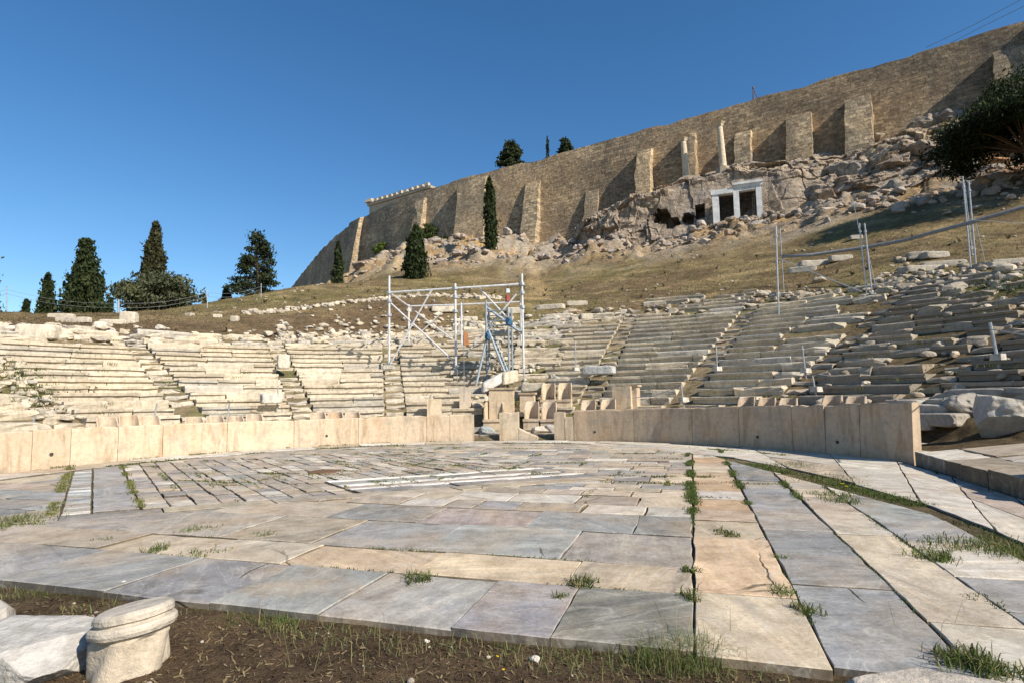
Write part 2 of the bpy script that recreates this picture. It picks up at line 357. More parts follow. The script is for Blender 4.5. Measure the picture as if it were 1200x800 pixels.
def ROCKY(x, y):
    # limestone shelf under the citadel wall
    P = np.stack([x, y, x * 0], -1)
    dwall = WALLD(x, y)
    return sstep(30, 18, dwall + 6 * fbm(P * .05, 3, 31)) * sstep(-52, -42, x)
# wall line: where the top of the citadel wall runs, all at one height
ZTOP = 47.5
WT = [(346, 331), (350, 325), (360, 306), (380, 283), (400, 266), (420, 253.5), (440, 246), (470, 234), (500, 222.5), (560, 204), (600, 194), (640, 185.5), (690, 171), (740, 157), (800, 141), (850, 128), (900, 113), (950, 99), (1000, 84), (1050, 69.5), (1100, 54.5), (1150, 40), (1200, 25)]
_px = np.arange(346, 1201, 6.0); _py = np.interp(_px, *np.array(WT).T); _k = np.exp(-.5 * (np.arange(-12, 13) / 5.0) ** 2); _k /= _k.sum()
_pp = np.r_[2 * _py[0] - _py[12:0:-1], _py, 2 * _py[-1] - _py[-2:-14:-1]]; _py = np.convolve(_pp, _k, 'valid'); WT = list(zip(_px, _py))
WP = np.array([onz(x, y, ZTOP)[:2] for x, y in WT])
d_ = WP[-1] - WP[-2]; WP = np.vstack([WP, WP[-1] + d_ * 5]); WPX = [q[0] for q in WT] + [1500]
d_ = WP[0] - WP[1]; WP = np.vstack([WP[0] + d_ / np.linalg.norm(d_) * 60, WP]); WPX = [300] + WPX
WS = np.r_[0, np.cumsum(np.hypot(*np.diff(WP, axis=0).T))]
def wall_at_s(s):
    return np.array([np.interp(s, WS, WP[:, 0]), np.interp(s, WS, WP[:, 1])])
def wall_n(s):
    a, b = wall_at_s(s - 3), wall_at_s(s + 3); t = (b - a) / np.linalg.norm(b - a); return t, np.array([t[1], -t[0]])   # along, outward (to the camera)
def s_of_px(px): return float(np.interp(px, WPX, WS))
def WALLD(x, y):
    Q = np.stack([x, y], -1); best = np.full(np.shape(x), 1e9)
    for i in range(len(WP) - 1):
        a, b = WP[i], WP[i + 1]; ab = b - a; t = np.clip(((Q - a) @ ab) / (ab @ ab), 0, 1)
        dd = np.hypot(*np.moveaxis(Q - a - t[..., None] * ab, -1, 0)); best = np.minimum(best, dd)
    return best
def gz(x, y, detail=True): return float(G(np.array([x]), np.array([y]), detail)[0])
def ground_at(px, py, d0=3, d1=160):
    d = ray(px, py); D = np.concatenate([np.linspace(d0, 60, 400), np.linspace(60, d1, 300)])
    Q = EYE + d * (D / d[1])[:, None]; below = Q[:, 2] < G(Q[:, 0], Q[:, 1], False)
    k = int(np.argmax(below)) if below.any() else len(D) - 1
    return np.array([Q[k, 0], Q[k, 1], gz(Q[k, 0], Q[k, 1])])

# ------------------------------------------------------------------ ground sheet
def build_ground():
    a = np.r_[np.linspace(-180, -66, 40)[:-1], np.linspace(-66, 66, 620), np.linspace(66, 180, 40)[1:]]
    r = np.r_[0.05, np.geomspace(1.2, 22, 190), np.geomspace(22, 150, 400)[1:], np.geomspace(150, 900, 24)[1:]]
    A, Rr = np.meshgrid(np.radians(a), r); X = Rr * np.sin(A); Y = Rr * np.cos(A)
    Z = G(X, Y); nr, na = A.shape
    far = sstep(240, 420, Rr); Z = Z * (1 - far) + (-6) * far
    dx, dy = X - TC[0], Y - TC[1]; rr = np.hypot(dx, dy); th = np.degrees(np.arctan2(dx, dy)); uu = X * UD[0] + Y * UD[1]
    P = np.stack([X, Y, X * 0], -1)
    n1, n2, n3 = fbm(P * .09, 4, 41), fbm(P * .35, 4, 43), fbm(P * 1.1, 4, 47)
    def L(a, b, w): return a * (1 - w[..., None]) + np.array(b) * w[..., None]
    c = np.zeros(P.shape) + np.array([.19, .150, .085])           # dry grass
    c = L(c, (.165, .145, .065), sstep(.0, .4, n1 + .5 * n2) * .7)   # greener grass
    c = L(c, (.175, .125, .08), sstep(.0, .4, n2 - .4 * n1) * .8)   # bare soil
    c = L(c, (.30, .24, .17), sstep(.25, .6, n3 + .3 * n2) * .55)       # pale stones and dust
    n5 = fbm(P * np.array([.5, .5, 1]) + np.stack([Z * 1.2, Z * 0, Z * 0], -1), 4, 49)
    c = L(c, (.115, .085, .055), sstep(.12, .45, n5 - .2 * n1) * .75); c = L(c, (.31, .235, .135), sstep(.15, .4, -n5 - .3 * n2) * .7)
    pa = np.array([at(627, 352, 50)[:2], at(634, 335, 64)[:2], at(622, 318, 80)[:2], at(640, 304, 94)[:2]]); dp = np.full(X.shape, 1e9)
    for a_, b_ in zip(pa[:-1], pa[1:]):
        e_ = b_ - a_; t_ = np.clip(((X - a_[0]) * e_[0] + (Y - a_[1]) * e_[1]) / (e_ @ e_), 0, 1); dp = np.minimum(dp, np.hypot(X - a_[0] - t_ * e_[0], Y - a_[1] - t_ * e_[1]))
    c = L(c, (.36, .265, .15), sstep(1.6, .5, dp + .8 * n3) * .85)
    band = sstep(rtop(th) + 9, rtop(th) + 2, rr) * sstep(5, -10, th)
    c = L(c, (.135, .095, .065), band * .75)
    hi = sstep(34, 14, WALLD(X, Y) + 8 * n2) * sstep(-60, -45, X)
    rk = ROCKY(X, Y); c = L(c, (.36, .28, .215), hi * .9); c = L(c, (.31, .28, .255), hi * sstep(-.1, .25, CELL(P)) * .8); c = L(c, (.36, .235, .10), hi * sstep(.08, .3, n2) * .75)
    cav = sstep(.5, -1.0, rr - rtop(th)) * (rr > 11)
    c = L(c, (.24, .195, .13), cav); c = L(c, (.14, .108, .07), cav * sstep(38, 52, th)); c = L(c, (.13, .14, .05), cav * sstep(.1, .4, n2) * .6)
    fl = (rr < 11.2) | (uu < 5) | (th > 100)
    c = np.where(fl[..., None], np.array([.17, .14, .09]), c)
    fg = sstep(5.2, 4.2, uu) * sstep(60, 30, Rr)
    c = L(c, (.125, .088, .060), fg); c = L(c, (.20, .155, .10), fg * sstep(.0, .5, n3) * .7); c = L(c, (.08, .055, .04), fg * sstep(.0, .4, n2) * .7)
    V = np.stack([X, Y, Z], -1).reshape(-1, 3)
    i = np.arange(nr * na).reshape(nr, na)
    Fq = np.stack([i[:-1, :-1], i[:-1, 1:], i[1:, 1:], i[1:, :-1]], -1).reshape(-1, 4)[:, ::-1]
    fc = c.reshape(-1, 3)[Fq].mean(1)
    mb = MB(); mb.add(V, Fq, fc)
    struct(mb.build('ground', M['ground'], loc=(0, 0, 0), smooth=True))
build_ground()

# ------------------------------------------------------------------ orchestra paving
def clip(poly, n, d):           # keep n.p <= d
    out = []
    for i in range(len(poly)):
        a, b = poly[i], poly[(i + 1) % len(poly)]; da, db = a @ n - d, b @ n - d
        if da <= 0: out.append(a)
        if (da < 0 < db) or (db < 0 < da): out.append(a + (b - a) * (da / (da - db)))
    return out
def area(p): return .5 * sum(p[i][0] * p[(i + 1) % len(p)][1] - p[(i + 1) % len(p)][0] * p[i][1] for i in range(len(p)))
def inset(poly, g):
    if area(poly) < 0: poly = poly[::-1]
    n = len(poly); res = [np.array(p) for p in poly]
    for i in range(n):
        a, b = poly[i], poly[(i + 1) % n]; e = b - a; L = np.linalg.norm(e)
        if L < 1e-6: continue
        nn = np.array([e[1], -e[0]]) / L; res = clip(res, nn, a @ nn - g)
        if len(res) < 3: return None
    return res
class Paving:
    def __init__(s): s.mb = MB(); s.rnd = []
    def slab(s, poly, col, gap=.012, z=0, thick=.13, jit=.006, tilt=.006, slope=0):
        p = inset([np.array(q, float) for q in poly], gap / 2)
        if p is None or len(p) < 3 or abs(area(p)) < .012: return
        P = []
        for i in range(len(p)):
            a, b = p[i], p[(i + 1) % len(p)]; L = np.linalg.norm(b - a)
            if L < .02: continue
            k = max(1, int(L / .22))
            for j in range(k):
                q = a + (b - a) * j / k; P.append(q + rng.normal(0, jit, 2) * (1 if j else .6))
        if len(P) < 3: return
        P = np.array(P); c = P.mean(0); n = len(P); z0 = z + rng.normal(0, tilt); tx, ty = rng.normal(0, tilt * .8, 2)
        zz = z0 + (P - c) @ np.array([tx, ty]) + slope * np.maximum(0, P @ VD - 4.9); e = P - c; e = e / (np.linalg.norm(e, axis=1, keepdims=True) + 1e-6)
        ch = rng.uniform(.006, .014)
        top = np.c_[P - e * ch, zz]; mid = np.c_[P, zz - ch * .7]; bot = np.c_[P, np.full(n, z - thick)]
        V = np.vstack([top, mid, bot]); Fs = [list(range(n))]
        for i in range(n):
            j = (i + 1) % n; Fs.append([n + i, n + j, j, i]); Fs.append([2 * n + i, 2 * n + j, n + j, n + i])
        col = np.array(col) * (rng.uniform(.66, .98) if np.ptp(col) < .07 and np.mean(col) < .5 else rng.uniform(.78, 1.02)) + rng.normal(0, .004, 3)
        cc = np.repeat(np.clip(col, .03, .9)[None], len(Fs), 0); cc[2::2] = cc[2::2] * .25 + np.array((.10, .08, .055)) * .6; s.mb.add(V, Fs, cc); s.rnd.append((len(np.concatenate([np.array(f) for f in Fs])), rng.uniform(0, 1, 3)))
    def build(s, name):
        o = s.mb.build(name, M['pave'], loc=(0, 0, 0))
        a = o.data.attributes.new('Rnd', 'FLOAT_COLOR', 'CORNER')
        v = np.concatenate([np.repeat(np.r_[r, 1][None], k, 0) for k, r in s.rnd]); a.data.foreach_set('color', v.ravel())
        return struct(o)
GREY, CREAM, ORANGE, PINK, WHITE, TAN, PALE = (.385, .38, .368), (.58, .49, .37), (.58, .41, .26), (.47, .40, .33), (.74, .71, .64), (.48, .41, .32), (.62, .57, .49)
RB = np.array([-6.55, 8.62]); E1 = np.array([math.sin(R_(69.5)), math.cos(R_(69.5))]); E2 = np.array([math.sin(R_(-35.3)), math.cos(R_(-35.3))]); RL1, RL2 = 9.15, 9.0
PO = Paving()
def nrm(e): return np.array([e[1], -e[0]])      # right-hand normal
def to_uv(q): return np.array([q[0] @ UD, q[0] @ VD]) if False else (float(np.array(q) @ UD), float(np.array(q) @ VD))
def paved_clip(poly, rmax=9.55):
    """world-space polygon limited to the paved floor"""
    p = clip(poly, VD, 3.0)
    a, b = uvw(9.2, 3.0), uvw(15.3, .9); e = (b - a) / np.linalg.norm(b - a); n = np.array([e[1], -e[0]]);
    if n @ (np.array(TC) - a) > 0: n = -n
    if p: p = clip(p, n, a @ n)
    if len(p) < 3: return p
    c = np.mean(p, 0) - TC; rr = np.linalg.norm(c); th = math.degrees(math.atan2(c[0], c[1]))
    if rr > rmax - 1.5 and c @ UD > -4.2:
        nn = c / rr; p = clip(p, nn, TC @ nn + rmax)
    return p
def outside_rhombus(poly):
    """pieces of a convex polygon lying outside the rhombus"""
    n1 = -np.array([-E1[1], E1[0]]);  # below near side
    n1 = nrm(E1); n2 = nrm(E2)
    if n1 @ E2 > 0: n1 = -n1          # points away from the rhombus across near side
    if n2 @ E1 > 0: n2 = -n2
    res = []; rest = poly
    for n, d in ((n1, RB @ n1), (n2, RB @ n2), (-n1, -((RB + E2 * RL2) @ n1)), (-n2, -((RB + E1 * RL1) @ n2))):
        out = clip(rest, -n, -d)      # part with n.p >= d
        if len(out) > 2: res.append(out)
        rest = clip(rest, n, d)
        if len(rest) < 3: break
    return res
def lay(u0, u1, v0, v1, col, gap=.009, rh=True, **k):
    poly = [uvw(u0, v0), uvw(u1, v0), uvw(u1, v1), uvw(u0, v1)]
    for q in (outside_rhombus(poly) if rh else [poly]):
        q = paved_clip(q)
        if len(q) > 2: PO.slab(q, col, gap, **k)
def pick(*cs): return cs[rng.integers(len(cs))]
# near rows
def row(u0, u1, vs, cols, **k):
    for i in range(len(vs) - 1): lay(u0, u1, vs[i + 1], vs[i], cols[i % len(cols)], **k)
row(4.1, 5.22, [-.06, -1.0, -1.74, -2.85, -3.9, -5.05, -6.4, -7.9, -9.3, -10.6], [(.35, .335, .31), (.36, .368, .385), (.40, .39, .375), GREY, (.34, .34, .35), GREY, (.36, .35, .34), GREY, GREY], jit=.005)
row(5.23, 6.0, [-.06, -1.12, -2.6, -4.1, -5.3, -6.6, -7.9, -9.0], [CREAM, (.60, .49, .35), (.58, .46, .32), (.53, .46, .37), (.60, .51, .39), (.50, .43, .34), (.46, .4, .33)], jit=.006)
row(6.02, 7.3, [-.06, -1.35, -2.9, -4.3, -5.6, -7.2, -9], [(.38, .345, .31), (.36, .36, .36), (.38, .37, .36), TAN, (.42, .37, .31), (.4, .37, .34)], jit=.01)
row(7.32, 8.4, [-.06, -.75, -2.1, -3.6, -5, -7, -9], [(.37, .36, .345), (.35, .35, .34), (.42, .35, .32), GREY, TAN, GREY], jit=.012)
row(6.9, 7.6, [-9, -10.3, -11.6, -13], [GREY, (.38, .37, .35), TAN]); row(7.62, 8.4, [-9, -10.1, -11.8, -13.4], [TAN, GREY, GREY]); row(6.02, 6.88, [-9, -9.9, -11, -12.2], [TAN, GREY, PINK]); row(5.23, 6.0, [-9.0, -10.2, -11.6], [CREAM, TAN])
u = 8.42
while u < 21:
    du = rng.uniform(.55, .8) if u < 9.5 else rng.uniform(.36, .6); v = -.06
    while v > -16:
        dv = rng.uniform(.45, 1.1); lay(u, u + du, v - dv, v, pick(GREY, TAN, PINK, PALE, CREAM, (.40, .38, .35)), gap=.024, jit=.009); v -= dv
    u += du
# long columns beside the centre line
cols = [(-.05, .74, [ORANGE, (.60, .45, .31), CREAM, (.55, .43, .32), (.60, .42, .26), PALE], 'o'), (.75, 1.53, [(.325, .33, .335), (.36, .35, .335), (.335, .335, .335), (.42, .39, .35)], 'g'), (1.54, 2.15, [PALE, (.52, .45, .36), CREAM], 'c'), (2.16, 2.98, [GREY, (.40, .38, .35), PALE, GREY], 'd')]
brk = {'o': [4.06, 5.32, 7.25, 8.25, 9.05, 9.9], 'g': [4.12, 5.75, 6.75, 7.9, 9.0, 9.8], 'c': [4.1, 5.05, 6.45, 7.8, 9.2], 'd': [4.1, 5.4, 6.3, 7.6, 8.8]}
for v0, v1, cs, key in cols:
    b = list(brk[key])
    while b[-1] < 19: b.append(b[-1] + rng.uniform(.6, 1.25))
    for i in range(len(b) - 1): lay(b[i], b[i + 1], v0, v1, cs[i % len(cs)] if i else (CREAM if key == 'o' else cs[0]), gap=.012 + .018 * (b[i] > 9), rh=False, jit=.007)
for i, u in enumerate(np.arange(3.0, 4.0, 1.0)): pass
# rhombus
def rq(s0, s1, t0, t1): return [RB + E1 * s0 + E2 * t0, RB + E1 * s1 + E2 * t0, RB + E1 * s1 + E2 * t1, RB + E1 * s0 + E2 * t1]
def rl_(s0, s1, t0, t1, col, gap=.02, **k):
    q = paved_clip([np.array(p) for p in rq(s0, s1, t0, t1)])
    if len(q) > 2: PO.slab(q, col, gap, **k)
s = 0.0
while s < RL1:                                   # outermost near band
    ds = min(rng.uniform(1.0, 2.2), RL1 - s + .01); rl_(s, s + ds, 0, .5, pick(TAN, (.42, .37, .31), (.38, .37, .35)), .014); s += ds
t = .52
while t < RL2:                                   # zebra band down the near-left edge
    dt = rng.uniform(.22, .34); rl_(.02, .40, t, t + dt, pick(WHITE, (.5, .5, .48)) if int(t / .28) % 2 else (.40, .41, .42), .02); t += dt
t = .52
while t < RL2: dt = rng.uniform(.7, 1.6); rl_(.42, 1.05, t, t + dt, (.42, .415, .40), .02); t += dt
STR = [(.52, .95, (.36, .355, .35)), (.95, 1.2, (.95, .92, .85)), (1.2, 1.55, (.42, .35, .30)), (1.55, 1.8, (.95, .92, .85)), (1.8, 2.3, (.38, .36, .335)), (2.3, 2.5, (.95, .92, .85))]
for t0, t1, c in STR:
    s = 4.42
    while s < RL1: ds = min(rng.uniform(.7, 1.5), RL1 - s + .01); rl_(s, s + ds, t0, t1, c, .012, jit=.004); s += ds
s = 1.07
while s < RL1:
    ds = rng.uniform(.30, .40); t = .52 if s + ds < 4.5 else 2.52
    smax = min(s + ds, RL1)
    cc = pick(TAN, PINK, PALE, (.42, .36, .29), GREY, (.45, .41, .36))
    while t < RL2: dt = rng.uniform(.34, .66); rl_(s, smax, t, min(t + dt, RL2), np.array(pick(cc, cc, PINK, TAN, (.43, .40, .37), PALE)), .030, jit=.007, tilt=.008); t += dt
    s += ds
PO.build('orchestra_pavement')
# stone gutter ring and walkway slabs
PR = Paving()
th = -96.0
while th < 27:
    d = rng.uniform(5, 9); q = [pol(th, 9.85), pol(th + d / 2, 9.85), pol(th + d, 9.85), pol(th + d, 10.95), pol(th + d / 2, 10.97), pol(th, 10.95)]; PR.slab(q, pick(PALE, TAN, WHITE, PALE), .02); th += d
inn = [np.array(pol(27, 9.7)), uvw(16.1, 1.0), uvw(14.2, 1.95), uvw(11.9, 2.7), uvw(10.2, 3.15), uvw(8.3, 3.3), uvw(6.4, 3.32), uvw(4.4, 3.34), uvw(2.4, 3.36)]
outp = [np.array(pol(27, 10.95)), np.array(pol(40, 10.95)), np.array(pol(55, 10.95)), np.array(pol(68, 10.95)), np.array(pol(78, 10.95)), uvw(13.2, 4.62), uvw(10.9, 4.62), uvw(8, 4.62), uvw(2.4, 4.62)]
for i in range(len(inn) - 1): 
    m = (inn[i] + inn[i + 1]) / 2; mo = (outp[i] + outp[i + 1]) / 2; k = rng.uniform(.35, .6)
    PR.slab([inn[i], inn[i + 1], inn[i + 1] * .5 + outp[i + 1] * .5, inn[i] * .5 + outp[i] * .5], pick(PALE, TAN, PALE), .02)
    PR.slab([inn[i] * .5 + outp[i] * .5, inn[i + 1] * .5 + outp[i + 1] * .5, outp[i + 1], outp[i]], pick(PALE, PALE, PINK), .02)
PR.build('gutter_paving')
PW = Paving()
th = -96.0
while th < 79:
    d = rng.uniform(5, 8)
    PW.slab([pol(th, 11.25), pol(th + d / 2, 11.28), pol(th + d, 11.25), pol(th + d, 12.5), pol(th, 12.5)], pick(TAN, PALE, TAN), .03, z=.2, thick=.35)
    PW.slab([pol(th, 12.5), pol(th + d, 12.5), pol(th + d, 13.85), pol(th, 13.85)], pick(TAN, PALE, TAN), .03, z=.22, thick=.35); th += d
# ledge past the broad end of the parapet
us = [15.3, 13.7, 11.9, 10.4, 8.6, 6.9, 5.0, 3.0]
for i in range(len(us) - 1):
    for (va, vb) in ((4.68, 5.5), (5.52, 6.7), (6.72, 8.0)):
        PW.slab([uvw(us[i] - .1 * (va > 5), va), uvw(us[i + 1] - .1 * (va > 5), va), uvw(us[i + 1] - .1 * (va > 5), vb), uvw(us[i] - .1 * (va > 5), vb)], pick((.40, .34, .27), TAN, PALE), .03, z=.26, thick=.4, jit=.02, tilt=.012, slope=.115)
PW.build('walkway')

# ------------------------------------------------------------------ parapet
WARM = (.54, .43, .31)
def arc_slab(t0, t1, h0, h1, col, r=11.0, w=.2, zb=-.12, lean=0.0):
    k = max(3, int((t1 - t0) / 1.2)); V, Fs = [], []
    for i in range(k + 1):
        f = i / k; th = t0 + (t1 - t0) * f; h = h0 + (h1 - h0) * f + rng.normal(0, .008) - (.05 if (0 < i < k and rng.random() < .06) else 0)
        for rr, z in ((r, zb), (r - .004, .12), (r + lean, h - .035), (r + .02 + lean, h), (r + w - .02 + lean, h), (r + w + lean, h - .03), (r + w, zb)):
            q = pol(th, rr + rng.normal(0, .004)); V.append((q[0], q[1], z - (abs(rng.normal(0, .022)) if z > .5 and i in (0, k) else 0)))
    n = 7
    for i in range(k):
        for j in range(n - 1): Fs.append([i * n + j, i * n + j + 1, (i + 1) * n + j + 1, (i + 1) * n + j])
    Fs.append(list(range(n))[::-1]); Fs.append([k * n + j for j in range(n)])
    mb = MB(); mb.add(V, Fs, np.array(col) * rng.uniform(.93, 1.06)); return mb
def thpx(px, r, y=480):
    d = ray(px, y)[:2]; a = d @ d; b = -2 * d @ TC; c = TC @ TC - r * r
    t = (-b + math.sqrt(b * b - 4 * a * c)) / (2 * a); q = d * t - TC; return math.degrees(math.atan2(q[0], q[1]))
def ph(th): return float(np.interp(th, [-95, -73, -53, -31, 2, 8, 17, 26, 42, 57, 72, 80], [1.0, 1.0, .99, .95, 1.0, 1.08, 1.06, 1.13, 1.18, 1.24, 1.32, 1.36]))
LJ = [-95, -89, -83.5, -78.3] + [thpx(p, 11.0) for p in (0, 40, 85, 140, 192, 267, 345, 420, 500, 527, 555)]
RJ = [thpx(p, 11.0) for p in (672, 742, 810, 865, 927, 965, 1005, 1067)]
near = ['by the frame of the far aisle', 'next along from it']
LT = ['tan parapet slab at the shaded far end of the long curved run', 'tan parapet slab with a patch of flaking grey near its foot', 'smooth tan parapet slab with one round dark hole low down', 'plain tan parapet slab below the far seating stairway',
      'tan parapet slab with faint rain streaks below four thrones', 'tan parapet slab streaked brown below the second seating wedge', 'wide pale tan parapet slab with a round socket hole', 'tan parapet slab below the three thrones nearest the scaffold',
      'broad tan parapet slab with cloudy orange veins', 'narrow tan parapet slab wedged between two broader ones', 'tan parapet slab that ends the long run at the central gap']
def hole(par, th, z, rad=.05):
    mb = MB(); q0, q1 = pol(th, 10.985), pol(th, 11.03); mb.tube([(q0[0], q0[1], z), (q1[0], q1[1], z)], rad, 10, (.04, .03, .025)); mb.build('hole_shade_disc', M['dark'], par)  # dark disc on the slab face, standing in for the shade in a hole
for i in range(len(LJ) - 1):
    g = .035
    o = arc_slab(LJ[i] + g, LJ[i + 1] - g, ph(LJ[i]), ph(LJ[i + 1]), WARM).build('parapet_slab', M['par'])
    k = max(0, i - 3); tag(o, LT[k % len(LT)] if i >= 3 else 'tan parapet slab past the far seating wedges, beyond the paving edge', 'parapet slab', 'marble parapet slabs around the orchestra')
    if k in (2, 7): hole(o, (LJ[i] + LJ[i + 1]) / 2, .35)
RT = ['parapet slab with small dark slot below three worn thrones', 'streaky brown parapet slab in shade below the big pedestal', 'streaky parapet slab third from the central gap on the shaded run', 'narrow shaded parapet slab in the middle of the streaky run',
      'shaded parapet slab with fine vertical streaks and black stain', 'short shaded parapet slab second from the broad end', 'tall broad end slab of the parapet with sunlit end face and dark stains']
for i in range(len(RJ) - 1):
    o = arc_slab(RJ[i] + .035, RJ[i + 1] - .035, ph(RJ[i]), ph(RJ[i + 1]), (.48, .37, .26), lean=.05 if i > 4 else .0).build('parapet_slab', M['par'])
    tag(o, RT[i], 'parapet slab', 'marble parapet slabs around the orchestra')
    if i in (0, 3, 5): hole(o, RJ[i] + .35 * (RJ[i + 1] - RJ[i]), .32, .045)
o = arc_slab(thpx(649, 11), thpx(661, 11), 1.03, 1.06, (.50, .40, .29)).build('parapet_slab', M['par']); tag(o, 'upright parapet stub beside the notch at the central gap', 'parapet slab', 'marble parapet slabs around the orchestra')
o = arc_slab(thpx(661.5, 11), thpx(671.5, 11), .86, .84, (.50, .40, .29)).build('parapet_slab', M['par']); tag(o, 'low notched piece of parapet just past the central gap', 'parapet slab', 'marble parapet slabs around the orchestra')
o = arc_slab(thpx(585, 11), thpx(607, 11), 1.06, 1.08, (.56, .46, .33), w=.24).build('parapet_slab', M['par']); tag(o, 'lone upright parapet slab standing in the central gap', 'parapet slab', 'marble parapet slabs around the orchestra')
o = arc_slab(thpx(607.4, 11), thpx(629, 11), .46, .12, (.52, .43, .32)).build('parapet_slab', M['par']); tag(o, 'low broken sloping parapet fragment in the central gap', 'parapet slab', 'marble parapet slabs around the orchestra')

# ------------------------------------------------------------------ thrones
def make_throne(th, r, zb, col, label, tall=1.0, wid=.64):
    q = pol(th, r); a = -math.radians(th)
    t = empty('marble_throne', (q[0], q[1], zb), label, 'throne', 'marble thrones behind the parapet')
    ca, sa = math.cos(a), math.sin(a)
    def W(P): P = np.asarray(P, float); return np.c_[P[:, 0] * ca - P[:, 1] * sa + q[0], P[:, 0] * sa + P[:, 1] * ca + q[1], P[:, 2] + zb]
    c = np.array(col) * rng.uniform(.93, 1.07)
    def part(nm, P, Fs): mb = MB(); mb.add(W(P), Fs, c); mb.build(nm, M['par'], t)
    w = wid / 2
    def bx(x0, x1, y0, y1, z0, z1): 
        P = np.array([(x, y, z) for z in (z0, z1) for x, y in ((x0, y0), (x1, y0), (x1, y1), (x0, y1))]) + rng.uniform(-.006, .006, (8, 3))
        return P, [[3, 2, 1, 0], [4, 5, 6, 7], [0, 1, 5, 4], [1, 2, 6, 5], [2, 3, 7, 6], [3, 0, 4, 7]]
    part('base', *bx(-w, w, 0, .66, 0, .36)); part('seat', *bx(-w - .01, w + .01, -.05, .60, .362, .46))
    V, Fs, n = [], [], 15
    for i in range(n):
        ph_ = math.radians(-88 + 176 * i / (n - 1)); f = abs(-1 + 2 * i / (n - 1)); x = math.sin(ph_); y = math.cos(ph_)
        ht = (.46 + .72 * tall) - (.34 * max(0, (f - .72) / .28) ** 1.5)
        for rr, z in ((.83, .462), (.86, ht - .03), (.9, ht), (.99, ht), (1.0, ht - .03), (1.0, .462)): V.append((x * w * rr, .22 + y * .44 * rr, z))
    for i in range(n - 1):
        for j in range(5): Fs.append([i * 6 + j, (i + 1) * 6 + j, (i + 1) * 6 + j + 1, i * 6 + j + 1])
    Fs.append(list(range(6))); Fs.append([(n - 1) * 6 + j for j in range(6)][::-1])
    part('backrest', V, Fs)
TG = [((119, 193), 13.0, .32, 'round-backed marble throne in the row of three below the far seating stairway'), ((220, 312), 13.0, .22, 'sunlit marble throne in the row of five beside the pale fallen box block'), ((364, 424), 13.0, .22, 'sunlit marble throne in the row nearest the scaffold'),
      ((676, 722), 13.0, .28, 'hollow-backed throne in shade above the notched parapet piece'), ((858, 1008), 13.0, .3, 'shaded throne in the long row above the streaky parapet'), ((612, 652), 13.0, .25, 'carved throne of the pair standing in the central gap')]
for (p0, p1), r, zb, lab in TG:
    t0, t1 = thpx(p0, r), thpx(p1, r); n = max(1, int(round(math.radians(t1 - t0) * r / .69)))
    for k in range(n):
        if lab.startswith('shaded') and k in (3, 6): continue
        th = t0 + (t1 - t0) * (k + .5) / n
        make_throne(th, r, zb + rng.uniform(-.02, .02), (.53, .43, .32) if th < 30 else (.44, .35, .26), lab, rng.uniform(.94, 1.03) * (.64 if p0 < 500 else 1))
for p in (642, 661): make_throne(thpx(p, 14.7), 14.7, 1.02, WARM, 'throne of the raised pair behind the central gap thrones')
make_throne(thpx(578, 13.2), 13.2, .25, (.54, .43, .30), 'broad priestly throne under the corniced pedestal', 1.0, .86)

# ------------------------------------------------------------------ seating blocks
AIS = [-97, -75, -59.5, -44, -28, -13, 4, 20, 35, 50.5, 66, 82, 98]
WN = ['beyond the bare gap', 'on the ragged end by the grassy gap', 'in the wedge below the dense cypress', 'in the wedge below the round olive', 'in the wedge with the box block', 'in the wedge before the scaffold',
      'in the wedge under the scaffold', 'in the wedge behind the big pedestal', 'in the wedge with bright block ends', 'in the wedge below the lone pole', 'in the wedge behind the parapet end', 'in the wedge above the great boulders', 'past the great boulders']
ORD = ['first', 'second', 'third', 'fourth', 'fifth', 'sixth', 'seventh', 'eighth', 'ninth', 'tenth', 'eleventh', 'twelfth', 'thirteenth', 'fourteenth', 'fifteenth', 'sixteenth', 'seventeenth', 'eighteenth', 'nineteenth', 'twentieth', 'twenty-first', 'topmost', 'topmost', 'topmost']
LIP = [(-.045, -.02), (-.03, 0), (.4, -.012), (.84, .0), (.84, -.33), (.05, -.37), (.05, -.125), (-.03, -.115)]
RUF = [(-.02, -.05), (.03, 0), (.4, .0), (.84, -.02), (.84, -.36), (.0, -.38), (-.015, -.22), (-.025, -.12)]
def bench(a, b, z, nrm_, lip, jit, col, brk=0.0, yaw=0, roll=0):
    """one block between the front corners a and b (xy), its tread at height z"""
    a, b = np.array(a), np.array(b); m = (a + b) / 2; e = b - a; L = np.linalg.norm(e); e = e / L
    if yaw: e = np.array([e[0] * math.cos(yaw) - e[1] * math.sin(yaw), e[0] * math.sin(yaw) + e[1] * math.cos(yaw)])
    o = np.array([-e[1], e[0]]); o = o if o @ nrm_ > 0 else -o
    k = max(2, int(L / .34)); P = LIP if lip else RUF; n = len(P); V, Fs = [], []
    for i in range(k + 1):
        x = (i / k - .5) * L
        for j, (d, zz) in enumerate(P):
            jj = jit * (2.2 if i in (0, k) else 1)
            dx, dz, dd = rng.normal(0, jj * .8), rng.normal(0, jj * .6), rng.normal(0, jj)
            if brk and (i == 0 or (i == k and brk > .5)) and j in (0, 1, 6, 7): dz -= brk * .16; dd += brk * .12
            q = m + e * (x + dx * (1 if i in (0, k) else .3)) + o * (d + dd); V.append((q[0], q[1], z + zz + dz + roll * x))
    for i in range(k):
        for j in range(n): Fs.append([i * n + j, i * n + (j + 1) % n, (i + 1) * n + (j + 1) % n, (i + 1) * n + j])
    Fs.append(list(range(n))[::-1]); Fs.append([k * n + j for j in range(n)])
    # outward winding
    mb = MB(); mb.add(V, [f if (np.cross(np.append(e, 0), np.append(o, 0))[2] > 0) else f[::-1] for f in Fs], col); return mb
BL = []        # (size, builder data)
